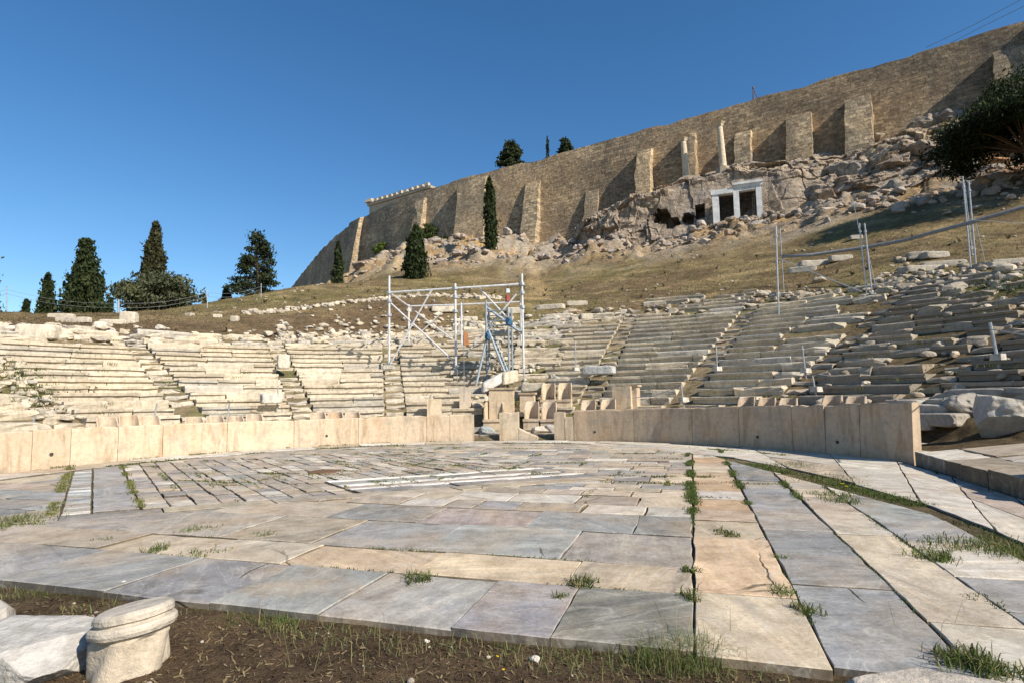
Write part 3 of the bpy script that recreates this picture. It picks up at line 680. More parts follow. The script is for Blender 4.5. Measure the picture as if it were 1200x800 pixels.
LITC = [(.56, .50, .40), (.60, .53, .42), (.52, .45, .35), (.58, .50, .38), (.50, .46, .40)]
GRYC = [(.45, .39, .31), (.39, .335, .265), (.49, .43, .34), (.34, .30, .245), (.46, .37, .28)]
for w in range(len(AIS) - 1):
    A0, A1 = AIS[w], AIS[w + 1]
    for i in range(23):
        r = R0 + RUN * i; half = math.degrees(.47 / r)
        t = A0 + half; end = A1 - half
        if w in (0,): t = max(t, -96)
        right = A0 >= 48; left = A1 <= 5
        while t < end - math.degrees(.3 / r):
            L = rng.uniform(1.3, 3.0) if not right else rng.uniform(.8, 2.3)
            if A0 == 20: L = rng.uniform(1.4, 2.6)
            dth = math.degrees(L / r); t1 = min(t + dth, end)
            if end - t1 < math.degrees(.45 / r): t1 = end
            tm = (t + t1) / 2; rows = (rtop(tm) - R0) / RUN
            skip = 0.0; jit = .011; lip = True; ruin = 0
            zone = 3.2 if tm < -12 else 4.2
            if i > rows - zone: skip = .14 + .13 * (i - rows + zone); ruin = 1
            if i > rows + .3: skip = 1
            if A0 in (20,) and i > rows - 4: skip *= .35; ruin = 0
            if 0 <= tm < 12: skip = max(skip, .34 if i < 9 else .2); ruin = 1
            if -8 < tm < 0: skip = max(skip, .12)
            if tm < -57.2 and tm > -61.5 and i > 2: skip = max(skip, .55); ruin = 1
            if -73 < tm < -58: ruin = 1; skip = max(skip, .12)
            if right: skip = max(skip, .06); ruin = ruin or rng.random() < .4
            if 44 < tm < 52: skip = max(skip, .12); ruin = 1
            if tm > 70 and i < 1: skip = 1
            if rng.random() >= skip:
                lip = (not ruin) and (rng.random() < .86); jit = .007 if not ruin else .020
                dr = rng.normal(0, .012 if not ruin else .06); dz = rng.normal(0, .007 if not ruin else .03)
                col = np.array(pick(*(LITC if (left or A0 == 4) else (LITC if A0 in (20, 35) else GRYC)))) * rng.uniform(.84, 1.08) * (.74 if A0 > 40 else 1)  # right wing blocks darkened: shade put into their colour
                a, b = pol(t + math.degrees(.008 / r), r + dr), pol(t1 - math.degrees(.008 / r), r + dr); q = (a + b) / 2; z = rowz(i, tm) + dz
                px, py, dep = proj((q[0], q[1], z)); Lm = np.linalg.norm(b - a)
                if dep > 1 and -260 < px < 1480:
                    vis = -40 < px < 1240
                    BL.append(((Lm * (.34 + .85 * abs(dep * 0 + (1.65 - z)) / dep) / dep ** 2) if vis else 0, dict(a=a, b=b, z=z, nrm_=(q - TC) / np.linalg.norm(q - TC), lip=lip, jit=jit, col=col, brk=rng.random() if (ruin and rng.random() < .6) else 0,
                               yaw=rng.normal(0, .045) if ruin else rng.normal(0, .004), roll=rng.normal(0, .02) if ruin else 0), i, w, Lm, ruin))
            t = t1
BL.sort(key=lambda q: -q[0])
stuff = MB()
for k, (sz, kw, i, w, Lm, ruin) in enumerate(BL):
    mb = bench(**kw)
    if k < 290 and sz > 0:
        o = mb.build('seat_block', M['stone'])
        ln = 'long' if Lm > 1.9 else ('short' if Lm < 1.15 else 'mid-length')
        tag(o, f"{ln} {'broken rough' if ruin else 'weathered'} seat block, {ORD[i]} row up, {WN[w]}", 'seat block', 'marble seat blocks of the curved seating')
    else: stuff.add(mb.v[0], [list(f) for f in np.split(mb.l[0], np.cumsum(mb.n[0])[:-1])], mb.c[0])
tag(stuff.build('seat_block_rows', M['stone'], loc=(0, 0, 0)), 'rows of worn marble seat blocks higher up the curved seating', 'seat blocks', kind='stuff')
# stairway steps
STN = {-75: 'beyond the ragged wedge', -59.5: 'along the dark grassy gap', -44: 'below the slim cypress', -28: 'beside the pale box block', -13: 'before the first scaffold post', 4: 'behind the lone parapet slab', 20: 'behind the raised thrones', 35: 'with bright block ends beside it', 50.5: 'below the paired steel poles', 66: 'behind the broad parapet end', 82: 'beside the great boulders'}
sst = MB(); SBL = []
for A in AIS[1:-1]:
    for i in range(21):
        r = R0 + RUN * i
        if r > rtop(A) - .4 or rng.random() < (.05 if A < 0 else .12) or (A == 82 and i < 2): continue
        half = math.degrees(.39 / r); a, b = pol(A - half, r + rng.normal(0, .03)), pol(A + half, r + rng.normal(0, .03)); q = (a + b) / 2
        px, py, dep = proj((*q, rowz(i, A)))
        if dep < 1 or not -40 < px < 1240: continue
        mb = bench(a, b, rowz(i, A) - .13 + rng.normal(0, .02), (q - TC) / np.linalg.norm(q - TC), False, .022, np.array(pick(*(LITC if A < 10 else GRYC))) * .92, brk=rng.random() * .6)
        if dep < 33:
            o = mb.build('stair_block', M['stone']); tag(o, f'worn stair block, {ORD[i]} step up the stairway {STN[A]}', 'stair block', 'stair blocks of the seating stairways')
        else: sst.add(mb.v[0], [list(f) for f in np.split(mb.l[0], np.cumsum(mb.n[0])[:-1])], mb.c[0])
if sst.v: tag(sst.build('upper_stair_blocks', M['stone'], loc=(0, 0, 0)), 'upper stair blocks between the higher seat rows', 'stair blocks', kind='stuff')

# ------------------------------------------------------------------ pedestals and loose stones
def seat_pt(px, r, y=450):
    th = thpx(px, r, y); q = pol(th, r); return np.array([q[0], q[1], Z0 + rise(th) * (r - R0) / RUN]), th
def pedestal(px, r, zb, zt, w, d, col, label, cornice=True):
    p, th = seat_pt(px, r); a = -math.radians(th); t = empty('stone_pedestal', (p[0], p[1], zb), label, 'pedestal')
    MB().box((p[0], p[1], (zb + zt) / 2), (w, d, zt - zb), a, col, .98, .008).build('shaft', M['par'], t)
    if cornice:
        MB().box((p[0], p[1], zt + .04), (w + .10, d + .10, .078), a, col, 1.05, .008).build('cornice', M['par'], t)
        MB().box((p[0], p[1], zb + .07), (w + .08, d + .08, .14), a, col, .95, .008).build('plinth', M['par'], t)
pedestal(588, 13.9, .5, 1.95, 1.05, .6, (.56, .44, .30), 'tall corniced tan pedestal above the central gap')
pedestal(618, 14.2, .8, 1.72, .62, .5, (.56, .45, .32), 'small capped pedestal beside the tall corniced one')
pedestal(730, 14.1, .6, 1.98, .78, .6, (.58, .47, .33), 'square pedestal, sunlit, above the start of the streaky parapet', False)
pedestal(743, 14.3, .7, 1.95, .34, .5, (.54, .43, .31), 'slim stone post hard against the square pedestal')
pedestal(509, 13.6, .3, 1.60, .62, .5, (.58, .48, .34), 'tan block standing on the edge before the scaffold foot', False)
pedestal(545, 14.8, .9, 2.1, .5, .32, (.55, .46, .36), 'leaning rough stele beside the scaffold guy wires', False)
def loose(name, c, sz, col, label, cat, grp=None, blocky=.75, rough=.18, rz=None, sub=3, mat='stone'):
    mb = MB(); rock(mb, c, sz, sub, rough, blocky, col, rz); o = mb.build(name, M[mat]); tag(o, label, cat, grp); return o
def cut_block(c, sz, rz, col, label, cat='stone block', name='cut_block', grp=None, tilt=0):
    V, Fs = [], []; n = (6, 4, 4); mb = MB()
    # rounded worn box from a displaced, squashed sphere
    V, Fs = ICO[3]; V = V.copy(); p = 9.0; V = V / (np.abs(V) ** p).sum(1, keepdims=True) ** (1 / p); sd = random.randint(0, 999)
    V = V * (1 + .05 * fbm(V * 1.5 + sd, 3, sd)[:, None]); V = V * np.array(sz) / 2
    V = V + .018 * np.stack([fbm(V * 3 + k * 9 + sd, 3, k) for k in range(3)], -1)
    V[:, 2] += V[:, 0] * tilt
    a = rz; Mx = np.array([[math.cos(a), -math.sin(a), 0], [math.sin(a), math.cos(a), 0], [0, 0, 1]])
    mb.add(V @ Mx.T + np.array(c), Fs, col); o = mb.build(name, M['stone']); tag(o, label, cat, grp); return o
p, th = seat_pt(318, 14.9); cut_block((p[0], p[1], p[2] + .30), (.8, .6, .42), -R_(th), (.60, .57, .50), 'pale box-shaped marble block lying on the second seat row')
p, th = seat_pt(332, 19.5, 420); cut_block((p[0], p[1], p[2] + .45), (.55, .5, .7), -R_(th), (.62, .57, .48), 'pale cube of marble halfway up beside the stairway')
p, th = seat_pt(702, 17.2, 445); cut_block((p[0], p[1], p[2] + .4), (1.5, .7, .4), -R_(th), (.45, .46, .46), 'blue-grey marble slab laid across the rows near the wire posts')
p, th = seat_pt(594, 16.6, 440); cut_block((p[0], p[1], p[2] + .42), (.9, .8, .62), .6, (.56, .49, .38), 'rounded tan boulder at the foot of the stair tower', tilt=.2)
p, th = seat_pt(577, 16.2, 445); cut_block((p[0], p[1], p[2] + .35), (1.0, .5, .5), .3, (.62, .60, .57), 'pale slanting slab propped against the rounded tan boulder', tilt=.5)
p, th = seat_pt(625, 15.6, 450); cut_block((p[0], p[1], p[2] + .3), (1.1, .5, .4), -R_(th), (.5, .45, .36), 'broken moulded block behind the small capped pedestal')
for (px, r, s, col, lab) in [(556, 12.3, (.7, .5, .3), (.42, .40, .36), 'flat grey stone lying in the central gap behind the paving'), (571, 12.1, (.6, .4, .34), (.33, .36, .37), 'dark blue-grey stone in the central gap'), (634, 12.2, (.8, .5, .32), (.5, .45, .38), 'tan broken stone below the carved thrones'), (646, 12.4, (.5, .5, .4), (.4, .37, .33), 'grey rubble stone beside the notched parapet stub')]:
    q = pol(thpx(px, r), r); loose('broken_stone', (q[0], q[1], .3), s, col, lab, 'stone', 'broken stones in the central gap')
# great boulders beside the walkway
for (x, y, s, col, lab, rz) in [(1148, 499, (1.15, .8, .92), (.36, .33, .29), 'great cracked grey boulder at the foot of the broken seating', -.3), (1190, 504, (1.15, .85, .98), (.44, .41, .36), 'great pale faceted boulder with sunlit side beside the walkway', -.5)]:
    q = onz(x, y, .66); loose('boulder', (q[0], q[1] + .35, .62 + s[2] * .44), s, col, lab, 'boulder', None, .6, .30, rz, 4)
# shelf stones on which the right wing starts
for k, (x, y, L) in enumerate([(1082, 503, 1.2), (1116, 501, 1.1), (1096, 488, 1.5), (1132, 483, 1.3), (1075, 482, 1.2), (1165, 470, 1.7), (1205, 470, 1.6)]):
    q = ground_at(x, y, 8, 40); cut_block((q[0], q[1] + .3, q[2] + .14), (L, .8, .36), -R_(66 + 3 * k), np.array((.42, .385, .33)) * rng.uniform(.85, 1.1), ['flat worn slab just past the sunlit end of the parapet', 'flat step stone between parapet end and cracked boulder', 'second flat step stone above the parapet end', 'step stone right behind the cracked boulder', 'pale step stone rising behind the parapet end', 'long step stone above the great boulders', 'step stone above the great pale boulder at the frame edge'][k], 'step stone', 'step_stone')
# scattered fallen blocks on the turf
FB = [(86, 377, 1.9, .4, .35, 'twin long blocks lying pale on the dark turf'), (72, 372, 1.4, .4, .3, 'short pale block behind the twin long blocks'), (133, 378, 1.4, .4, .3, 'low long block beside the leaning wedge stone'), (151, 377, .9, .7, .8, 'wedge stone leaning on the turf edge, bright on one side'),
      (45, 396, 1.5, 1.0, .7, 'big rounded pale boulder above the highest whole seat row'), (60, 392, .7, .6, .5, 'small boulder beside the big rounded one'), (88, 392, .8, .6, .5, 'squat block above the far seating'), (222, 371, .6, .4, .3, 'small white stone on the brown bank'), (255, 373, .6, .3, .25, 'tiny pale stone below the fence line'), (275, 378, .5, .4, .4, 'pale upright stone on the brown bank'),
      (676, 359, 1.6, .5, .4, 'white beam-shaped block on the grass above the central rows'), (645, 362, 2.2, .6, .4, 'long dark block next to the white beam-shaped block'), (655, 373, 2.0, .6, .35, 'long block edging the grass behind the scaffold'), (690, 374, 1.2, .6, .4, 'low block at the grass edge above the central rows'), (604, 367, 1.3, .6, .5, 'pale block behind the scaffold back beam'), (520, 366, 1.8, .7, .5, 'white block on the bank framed by the scaffold'), (549, 377, 1.3, .5, .35, 'grey block below the scaffold back beam'),
      (955, 312, 2.4, .8, .5, 'long shaded block on the grass between the steel poles'), (985, 306, 1.6, .7, .5, 'shaded block tip on the grass near the paired poles'), (940, 318, 2.0, .7, .5, 'dark half-buried block by the first steel pole'), (1003, 281, 1.0, .5, .4, 'small white slab on the grass beside the grey duct'),
      (1075, 305, 1.2, .8, .5, 'block of the rubble heap near the clustered poles'), (1095, 302, 1.5, .8, .45, 'long block atop the rubble heap near the clustered poles'), (1105, 312, 2.2, .6, .4, 'long beam stone by the foot of the clustered poles'), (1080, 318, 2.0, .7, .4, 'pale beam stone below the rubble heap'), (1062, 318, .9, .7, .4, 'squat stone in the rubble heap'), (1180, 312, 1.4, .6, .4, 'low white-topped block past the clustered poles'), (1160, 316, 1.4, .6, .3, 'flat dark block past the clustered poles')]
for (px, py, L, W_, H_, lab) in FB:
    q = ground_at(px, py); cut_block((q[0], q[1], q[2] + H_ * .3), (L, W_, H_), rng.uniform(-.35, .35) - .3 * (px > 900), np.array((.56, .5, .41) if px < 900 else (.44, .40, .34)) * rng.uniform(.85, 1.1), lab, 'fallen block', 'fallen_block')
# small masonry remnant on the crest
q = ground_at(288, 346); t = empty('stone_hut_ruin', q, 'low ruined block of masonry with bright end wall on the crest', 'ruin'); q2 = q + np.array([1.0, 1.5, 0])
MB().box((q[0] - .2, q[1] + 1.2, q[2] + .35), (3.2, 1.6, 1.5), .5, (.20, .18, .16), .96, .06).build('wall', M['stone'], t); MB().box((q[0] + 1.7, q[1] + 1.9, q[2] + .5), (1.1, 1.5, 1.6), .5, (.52, .45, .34), .97, .06).build('end_wall', M['stone'], t)

# rubble (uncountable small stones)
rub = MB(); cnt = 0
def rub_at(x, y, s, col, lift=.15):
    V, Fs = ICO[1]; sd = random.randint(0, 999); V = V / (np.abs(V) ** 7).sum(1, keepdims=True) ** (1 / 7) * (1 + .25 * vnoise(V * 1.4 + sd, sd)[:, None]); V = cutplanes(V, 5, .6, .95)
    V = V * np.array([s, s * rng.uniform(.5, .9), s * rng.uniform(.35, .7)]) * .5; a = rng.uniform(0, 6.28); Mx = np.array([[math.cos(a), -math.sin(a), 0], [math.sin(a), math.cos(a), 0], [0, 0, 1]])
    rub.add(V @ Mx.T + np.array([x, y, gz_cache(x, y) + s * lift]), Fs, np.array(col) * rng.uniform(.75, 1.15))
_pts = []
def want(x, y, s, col, lift=.15): _pts.append((x, y, s, col, lift))
for _ in range(620):                      # heaps along the broken top of the seating
    th = rng.uniform(-62, 62); r = rtop(th) + rng.normal(-.4, .9); q = pol(th, r); want(q[0], q[1], rng.choice([.25, .35, .5, .8], p=[.4, .3, .2, .1]), pick(*LITC) if th < 10 else pick(*GRYC))
for _ in range(520):                      # rubble bank before and behind the scaffold
    th = rng.uniform(-27, 1); r = rtop(th) + abs(rng.normal(0, 2.0)) - .8; q = pol(th, r); want(q[0], q[1], rng.choice([.25, .4, .6], p=[.5, .35, .15]), pick(*LITC))
for _ in range(260):
    th = rng.uniform(-30, 2); r = rtop(th) + rng.normal(9, .6); q = pol(th, r); want(q[0], q[1], rng.uniform(.25, .6), (.55, .48, .38))
for _ in range(260):
    th = rng.uniform(46, 75); r = rtop(th) + abs(rng.normal(1.5, 2)); q = pol(th, r); want(q[0], q[1], rng.uniform(.2, .6), pick(*GRYC))
for _ in range(500):                      # small stones among ruined rows
    th = rng.choice([rng.uniform(0, 13), rng.uniform(-62, -57), rng.uniform(46, 80)]); r = rng.uniform(14.4, rtop(th)); q = pol(th, r); want(q[0], q[1], rng.uniform(.15, .45), pick(*(LITC if th < 20 else GRYC)), .35)
for _ in range(420):                      # hillside scatter
    px, D = rng.uniform(250, 1250), rng.uniform(36, 82); q = at(px, 300, D); want(q[0], q[1], rng.uniform(.08, .42), (.40, .34, .27), .05)
for _ in range(520):                     # scree below the rock face
    px = rng.uniform(640, 1240); D = np.interp(px, [640, 690, 860, 1000, 1100, 1240], [92, 84, 78, 66.5, 58.5, 51]) - abs(rng.normal(0, 3.2)); q = at(px, 300, D); want(q[0], q[1], rng.choice([.4, .7, 1.1, 1.6], p=[.45, .3, .18, .07]), pick((.46, .38, .31), (.40, .35, .31), (.44, .33, .24), (.34, .30, .27)))
for _ in range(520):                      # shelf under the wall
    px = rng.uniform(350, 720); s = s_of_px(px); w_ = wall_at_s(s); t_, n_ = wall_n(s); q = w_ + n_ * rng.uniform(2, 24); want(q[0], q[1], rng.choice([.5, .9, 1.5, 2.2], p=[.45, .3, .18, .07]), pick((.46, .38, .32), (.40, .35, .32), (.44, .34, .26)))
_gz = G(np.array([p[0] for p in _pts]), np.array([p[1] for p in _pts]))
_it = iter(_gz)
def gz_cache(x, y): return float(next(_it))
for p in _pts: rub_at(*p)
tag(rub.build('rubble', M['stone'], loc=(0, 0, 0)), 'small broken stones strewn over the slope and ruined rows', 'rubble', kind='stuff')

# ------------------------------------------------------------------ citadel wall
WALLC = np.array((.44, .35, .25))
def wuv(V):
    V = np.asarray(V); s = np.array([V[:, 0] * .82 - V[:, 1] * .57]).ravel(); d = V[:, 0] * .57 + V[:, 1] * .82
    return np.c_[s + d * .73, V[:, 2]]
s_lo, s_hi = s_of_px(300), s_of_px(1400)
root = empty('citadel_wall', (*wall_at_s(s_of_px(800)), 30), 'huge tan rubble masonry citadel wall crowning the rocky hill', 'wall')
def wall_mesh():
    S = np.arange(s_lo, s_hi, 1.1); nz = 26; V = np.zeros((len(S), nz + 4, 3))
    top = ZTOP + .18 * fbm(np.c_[S * .5, S * 0, S * 0], 3, 77) + .16 * np.round(vnoise(np.c_[S * .3, S * 0, S * 0], 78) * 1.5)
    for i, s in enumerate(S):
        p = wall_at_s(s); t, n = wall_n(s); foot = gz(*(p + n * 1.5), False) - 4
        for j in range(nz):
            f = j / (nz - 1); z = foot + (top[i] - foot) * f; d = 2.2 * (1 - f) + .22 * float(fbm(np.array([[s * .12, z * .12, 0]]), 3, 80)[0])
            q = p + n * d; V[i, j] = (q[0], q[1], z)
        q = p - n * 2.2
        V[i, nz] = (*(p - n * .05), top[i] + .02); V[i, nz + 1] = (*q, top[i]); V[i, nz + 2] = (*q, top[i] - 4); V[i, nz + 3] = (*q, foot)
    N = V.shape[1]; I = np.arange(len(S) * N).reshape(len(S), N)
    Fq = np.stack([I[:-1, :-1], I[1:, :-1], I[1:, 1:], I[:-1, 1:]], -1).reshape(-1, 4); P = V.reshape(-1, 3)
    zc = P[Fq].mean(1); n1 = fbm(zc * .05, 4, 91); c = WALLC * (1 + .12 * n1[:, None]); rel = sstep(ZTOP - 5, ZTOP - .5, zc[:, 2]); c = c * (1 - rel[:, None] * .35) + np.array((.45, .40, .33)) * rel[:, None] * .35
    w = sstep(s_of_px(760), s_of_px(420), np.interp(zc[:, 0], WP[:, 0], WS)); c = c * (1 - .75 * w[:, None]) + np.array((.49, .43, .35)) * .75 * w[:, None]
    mb = MB(); mb.add(P, Fq, c); return mb.build('wall', M['wall'], root, uvs=wuv(P))
wall_mesh()
def buttress(p0, p1, ytop, ybot, d0=2.6, d1=1.0, col=None, lab=None, slope=.7):
    s0, s1 = s_of_px(p0), s_of_px(p1); sm = (s0 + s1) / 2; pm = wall_at_s(sm); t, n = wall_n(sm); W_ = (s1 - s0)
    D = pm[1]; zt = at((p0 + p1) / 2, ytop, D - 2)[2]; zb = at((p0 + p1) / 2, ybot, D - 3)[2] - 9.0
    k = 10; V, Fs = [], []
    for j in range(k + 1):
        f = j / k; z = zb + (zt - zb) * f; d = d0 + (d1 - d0) * f + 2.2 * (1 - f); hw = W_ / 2 * (1.08 - .12 * f)
        for (x, y) in ((-hw, -1.2), (-hw, d), (0, d + .03), (hw, d), (hw, -1.2)):
            q = pm + t * (x + rng.normal(0, .09)) + n * (y + rng.normal(0, .025)); V.append((q[0], q[1], z + rng.normal(0, .08) - (slope * (y > 0) if j == k else 0)))
    for j in range(k):
        for m in range(4): Fs.append([j * 5 + m, j * 5 + m + 1, (j + 1) * 5 + m + 1, (j + 1) * 5 + m])
    Fs.append([k * 5 + m for m in range(5)]); Fs = [f[::-1] for f in Fs]
    c = (np.array(col) if col is not None else np.array((.54, .46, .35))) * rng.uniform(.93, 1.06); mb = MB(); mb.add(V, Fs, c)
    o = mb.build('buttress', M['wall'], root, uvs=wuv(np.array(V)))
    if lab: o['label'] = lab
for b in [(414, 427, 253, 299), (492, 502, 228, 279), (541, 574, 205, 282, 1.8, 1.2), (618, 635, 206, 279, 3.4, .9), (688, 703, 216, 263), (749, 766, 169, 232, 3.0, 1.6), (803, 817, 150, 212, 2.4, 1.6), (862, 880, 146, 204, 2.6, 1.4), (921, 950, 126, 187, 3.0, 1.4), (988, 1019, 106, 171, 3.4, 1.8), (1158, 1203, 48, 118, 3.6, 2.0), (1290, 1330, 10, 90, 3.6, 2.0)]: buttress(*b)

# temple corner above the wall
def temple():
    a, b = at(441, 240, 192), at(512, 226, 176); d = (b - a)[:2]; L = np.linalg.norm(d); d /= L; n = np.array([d[1], -d[0]]); ang = math.atan2(d[1], d[0])
    t = empty('ancient_temple', (a[0], a[1], ZTOP), 'pale temple cornice peeping over the citadel wall', 'temple'); c = (a[:2] + b[:2]) / 2; zt = a[2] + .1; cl = (.50, .43, .335)
    MB().box((c[0], c[1], zt - 4.0), (L, 6, 5.0), ang, cl, 1, .05).build('frieze', M['stone'], t)
    MB().box((c[0], c[1], zt - 1.1), (L + 1.0, 6.8, .7), ang, cl, 1.01, .05).build('cornice', M['stone'], t)
    k = 12
    for i in range(k):
        q = a[:2] + d * L * (i + .5) / k + n * 3.0; MB().box((q[0], q[1], zt - .25 + .2 * rng.random()), (L / k * .66, 1.1, 1.0), ang, cl, .9, .06).build('triglyph', M['stone'], t)
    q = a[:2] + n * 2; MB().box((q[0], q[1], zt + .4), (3.2, 3.4, 1.1), ang, cl, .8, .08).build('corner_block', M['stone'], t)
temple()

# ------------------------------------------------------------------ rock face with the cave monument
CB = [(676, 292, 90), (690, 292, 87), (720, 291, 84.5), (760, 288, 82.5), (800, 279, 81), (840, 269.5, 79.5), (900, 261, 77), (950, 252, 73), (1000, 243, 68), (1050, 233, 64), (1100, 223, 60), (1150, 214, 57), (1200, 207, 54), (1330, 190, 48)]
CT = [(676, 284), (690, 268), (705, 256), (720, 248), (760, 234), (800, 217), (832, 208), (850, 205), (900, 203), (940, 205), (960, 206), (1000, 204), (1050, 196), (1100, 186), (1150, 176), (1200, 168), (1330, 150)]
CFT = [(676, 268), (690, 262), (740, 238), (760, 230), (800, 213), (850, 199), (900, 191), (950, 181), (1000, 169), (1060, 151), (1100, 141), (1150, 126), (1200, 112), (1330, 80)]
def build_cliff():
    px = np.r_[np.linspace(676, 765, 120)[:-1], np.linspace(765, 905, 330)[:-1], np.linspace(905, 1330, 420)]
    cb = np.array(CB); yb = np.interp(px, cb[:, 0], cb[:, 1]); Db = np.interp(px, cb[:, 0], cb[:, 2]); yt = np.interp(px, *np.array(CT).T); yf = np.interp(px, *np.array(CFT).T)
    nt1, nt2 = 90, 55; ts = np.r_[np.linspace(0, 1, nt1), 1 + np.linspace(0, 1, nt2 + 1)[1:]]
    V = np.zeros((len(px), len(ts), 3)); push = np.zeros((len(px), len(ts)))
    for i, x in enumerate(px):
        slopey = sstep(915, 985, x); dD = 1.6 + 6 * slopey
        B_ = at(x, yb[i], Db[i]); T_ = at(x, yt[i], Db[i] + dD); sw = s_of_px(x); wp = wall_at_s(sw); t_, n_ = wall_n(sw); q = wp + n_ * .6; Wf = np.array([q[0], q[1], at(x, yf[i], q[1])[2]])
        if Wf[2] < T_[2] + .5: Wf[2] = T_[2] + .5
        f1 = ts[:nt1, None]; g = f1 ** (1 + .0 * slopey); V[i, :nt1] = B_ * (1 - f1) + T_ * f1
        f2 = (ts[nt1:] - 1)[:, None]; V[i, nt1:] = T_ * (1 - f2) + Wf * f2; V[i, 0, 2] -= 2.5; V[i, -1, 2] -= .5
        y = yb[i] + (yt[i] - yb[i]) * ts[:nt1]
        m = np.zeros(nt1); y0_ = y; x0_ = x; y = y + 3.2 * vnoise(np.c_[y * .16, y * 0 + x * .16, y * 0], 12); x = x + 3.0 * vnoise(np.c_[y * .2, y * 0 + x * .2, y * 0], 13)
        def ell(cx, cy, rx, ry, e=2.0): return ((np.abs((x - cx) / rx) ** e + np.abs((y - cy) / ry) ** e) < 1)
        m = np.where(ell(776, 253, 9, 8, 2.5) | ell(788, 262, 9, 7) , 4.0, m); m = np.where(ell(768, 257, 5, 4), 3.0, m)
        m = np.where(ell(806, 255.5, 6, 7, 3), 3.0, m)
        x, y = x0_, y0_; tl = (x - 820) * -.18
        m = np.where((x > 814.5) & (x < 826) & (y > 241 + tl) & (y < 257 + tl), 3.2, m)
        tl = (x - 865) * -.135
        m = np.where((x > 840.5) & (x < 889.5) & (y > 224 + tl) & (y < 266.0 + tl), 5.5, m)
        push[i, :nt1] = m
    P = V.reshape(-1, 3); X = np.repeat(px, len(ts)); TT = np.tile(ts, len(px)); pu = push.reshape(-1)
    smooth_face = sstep(755, 785, X) * sstep(975, 930, X) * sstep(1.02, .9, TT)
    amp = (1.35 - 1.12 * smooth_face) * np.where(TT > 1, 1 + .2 * sstep(900, 1000, X), 1) * sstep(2.0, 1.8, TT) * np.where(TT < .02, .3, 1)
    rn = fbm(P * .11, 5, 51, True) * .75 + .55 * fbm(P * .33, 4, 57) ; rn2 = fbm(P * np.array([.25, .25, .6]), 4, 61)
    blocky = np.round(fbm(P * .16, 2, 63) * 3) / 3
    qw = P * .30 + .55 * np.stack([fbm(P * .22 + 9 * k, 3, 70 + k) for k in range(3)], -1); qi = np.floor(qw).astype(np.int64); cell = _h(qi[:, 0], qi[:, 1], qi[:, 2], 5) - .5
    qw2 = P * .8 + .5 * np.stack([fbm(P * .5 + 9 * k, 3, 74 + k) for k in range(3)], -1); qi = np.floor(qw2).astype(np.int64); cell2 = _h(qi[:, 0], qi[:, 1], qi[:, 2], 6) - .5
    d = amp * (rn * .95 + .4 * rn2 + .5 * blocky + 1.1 * cell + .32 * cell2)
    out = np.array([-.45, -.85, .28]); out /= np.linalg.norm(out)
    P = P + out * d[:, None] + np.array([.38, .92, 0]) * pu[:, None]
    P[:, 2] += np.where(TT > 1.02, .5 * amp * rn2, 0)
    I = np.arange(len(P)).reshape(len(px), len(ts)); Fq = np.stack([I[:-1, :-1], I[1:, :-1], I[1:, 1:], I[:-1, 1:]], -1).reshape(-1, 4)
    c0 = P[Fq].mean(1); n1, n2 = fbm(c0 * .12, 4, 65), fbm(c0 * .3, 4, 67); c = np.zeros((len(Fq), 3)) + np.array((.37, .315, .25))
    xf = X[Fq].mean(1); tf = TT[Fq].mean(1)
    def mixc(c, b, w): return c * (1 - w[:, None]) + np.array(b) * w[:, None]
    c = mixc(c, (.30, .28, .265), sstep(0, .4, n1)); c = mixc(c, (.44, .37, .29), sstep(.05, .4, n2) * .7)
    c = mixc(c, (.46, .24, .10), sstep(1085, 1130, xf) * sstep(.75, .4, tf) * sstep(-.4, .1, n1))
    c = mixc(c, (.40, .24, .12), sstep(1005, 1020, xf) * sstep(1075, 1060, xf) * sstep(.6, .3, tf) * sstep(-.1, .2, n2) * .8)
    c = mixc(c, (.33, .25, .12), sstep(1.55, 1.85, tf) * sstep(-.2, .2, n2) * .8)
    mb = MB(); mb.add(P, Fq, c); struct(mb.build('rock_face', M['rock'], loc=(0, 0, 0)))
build_cliff()
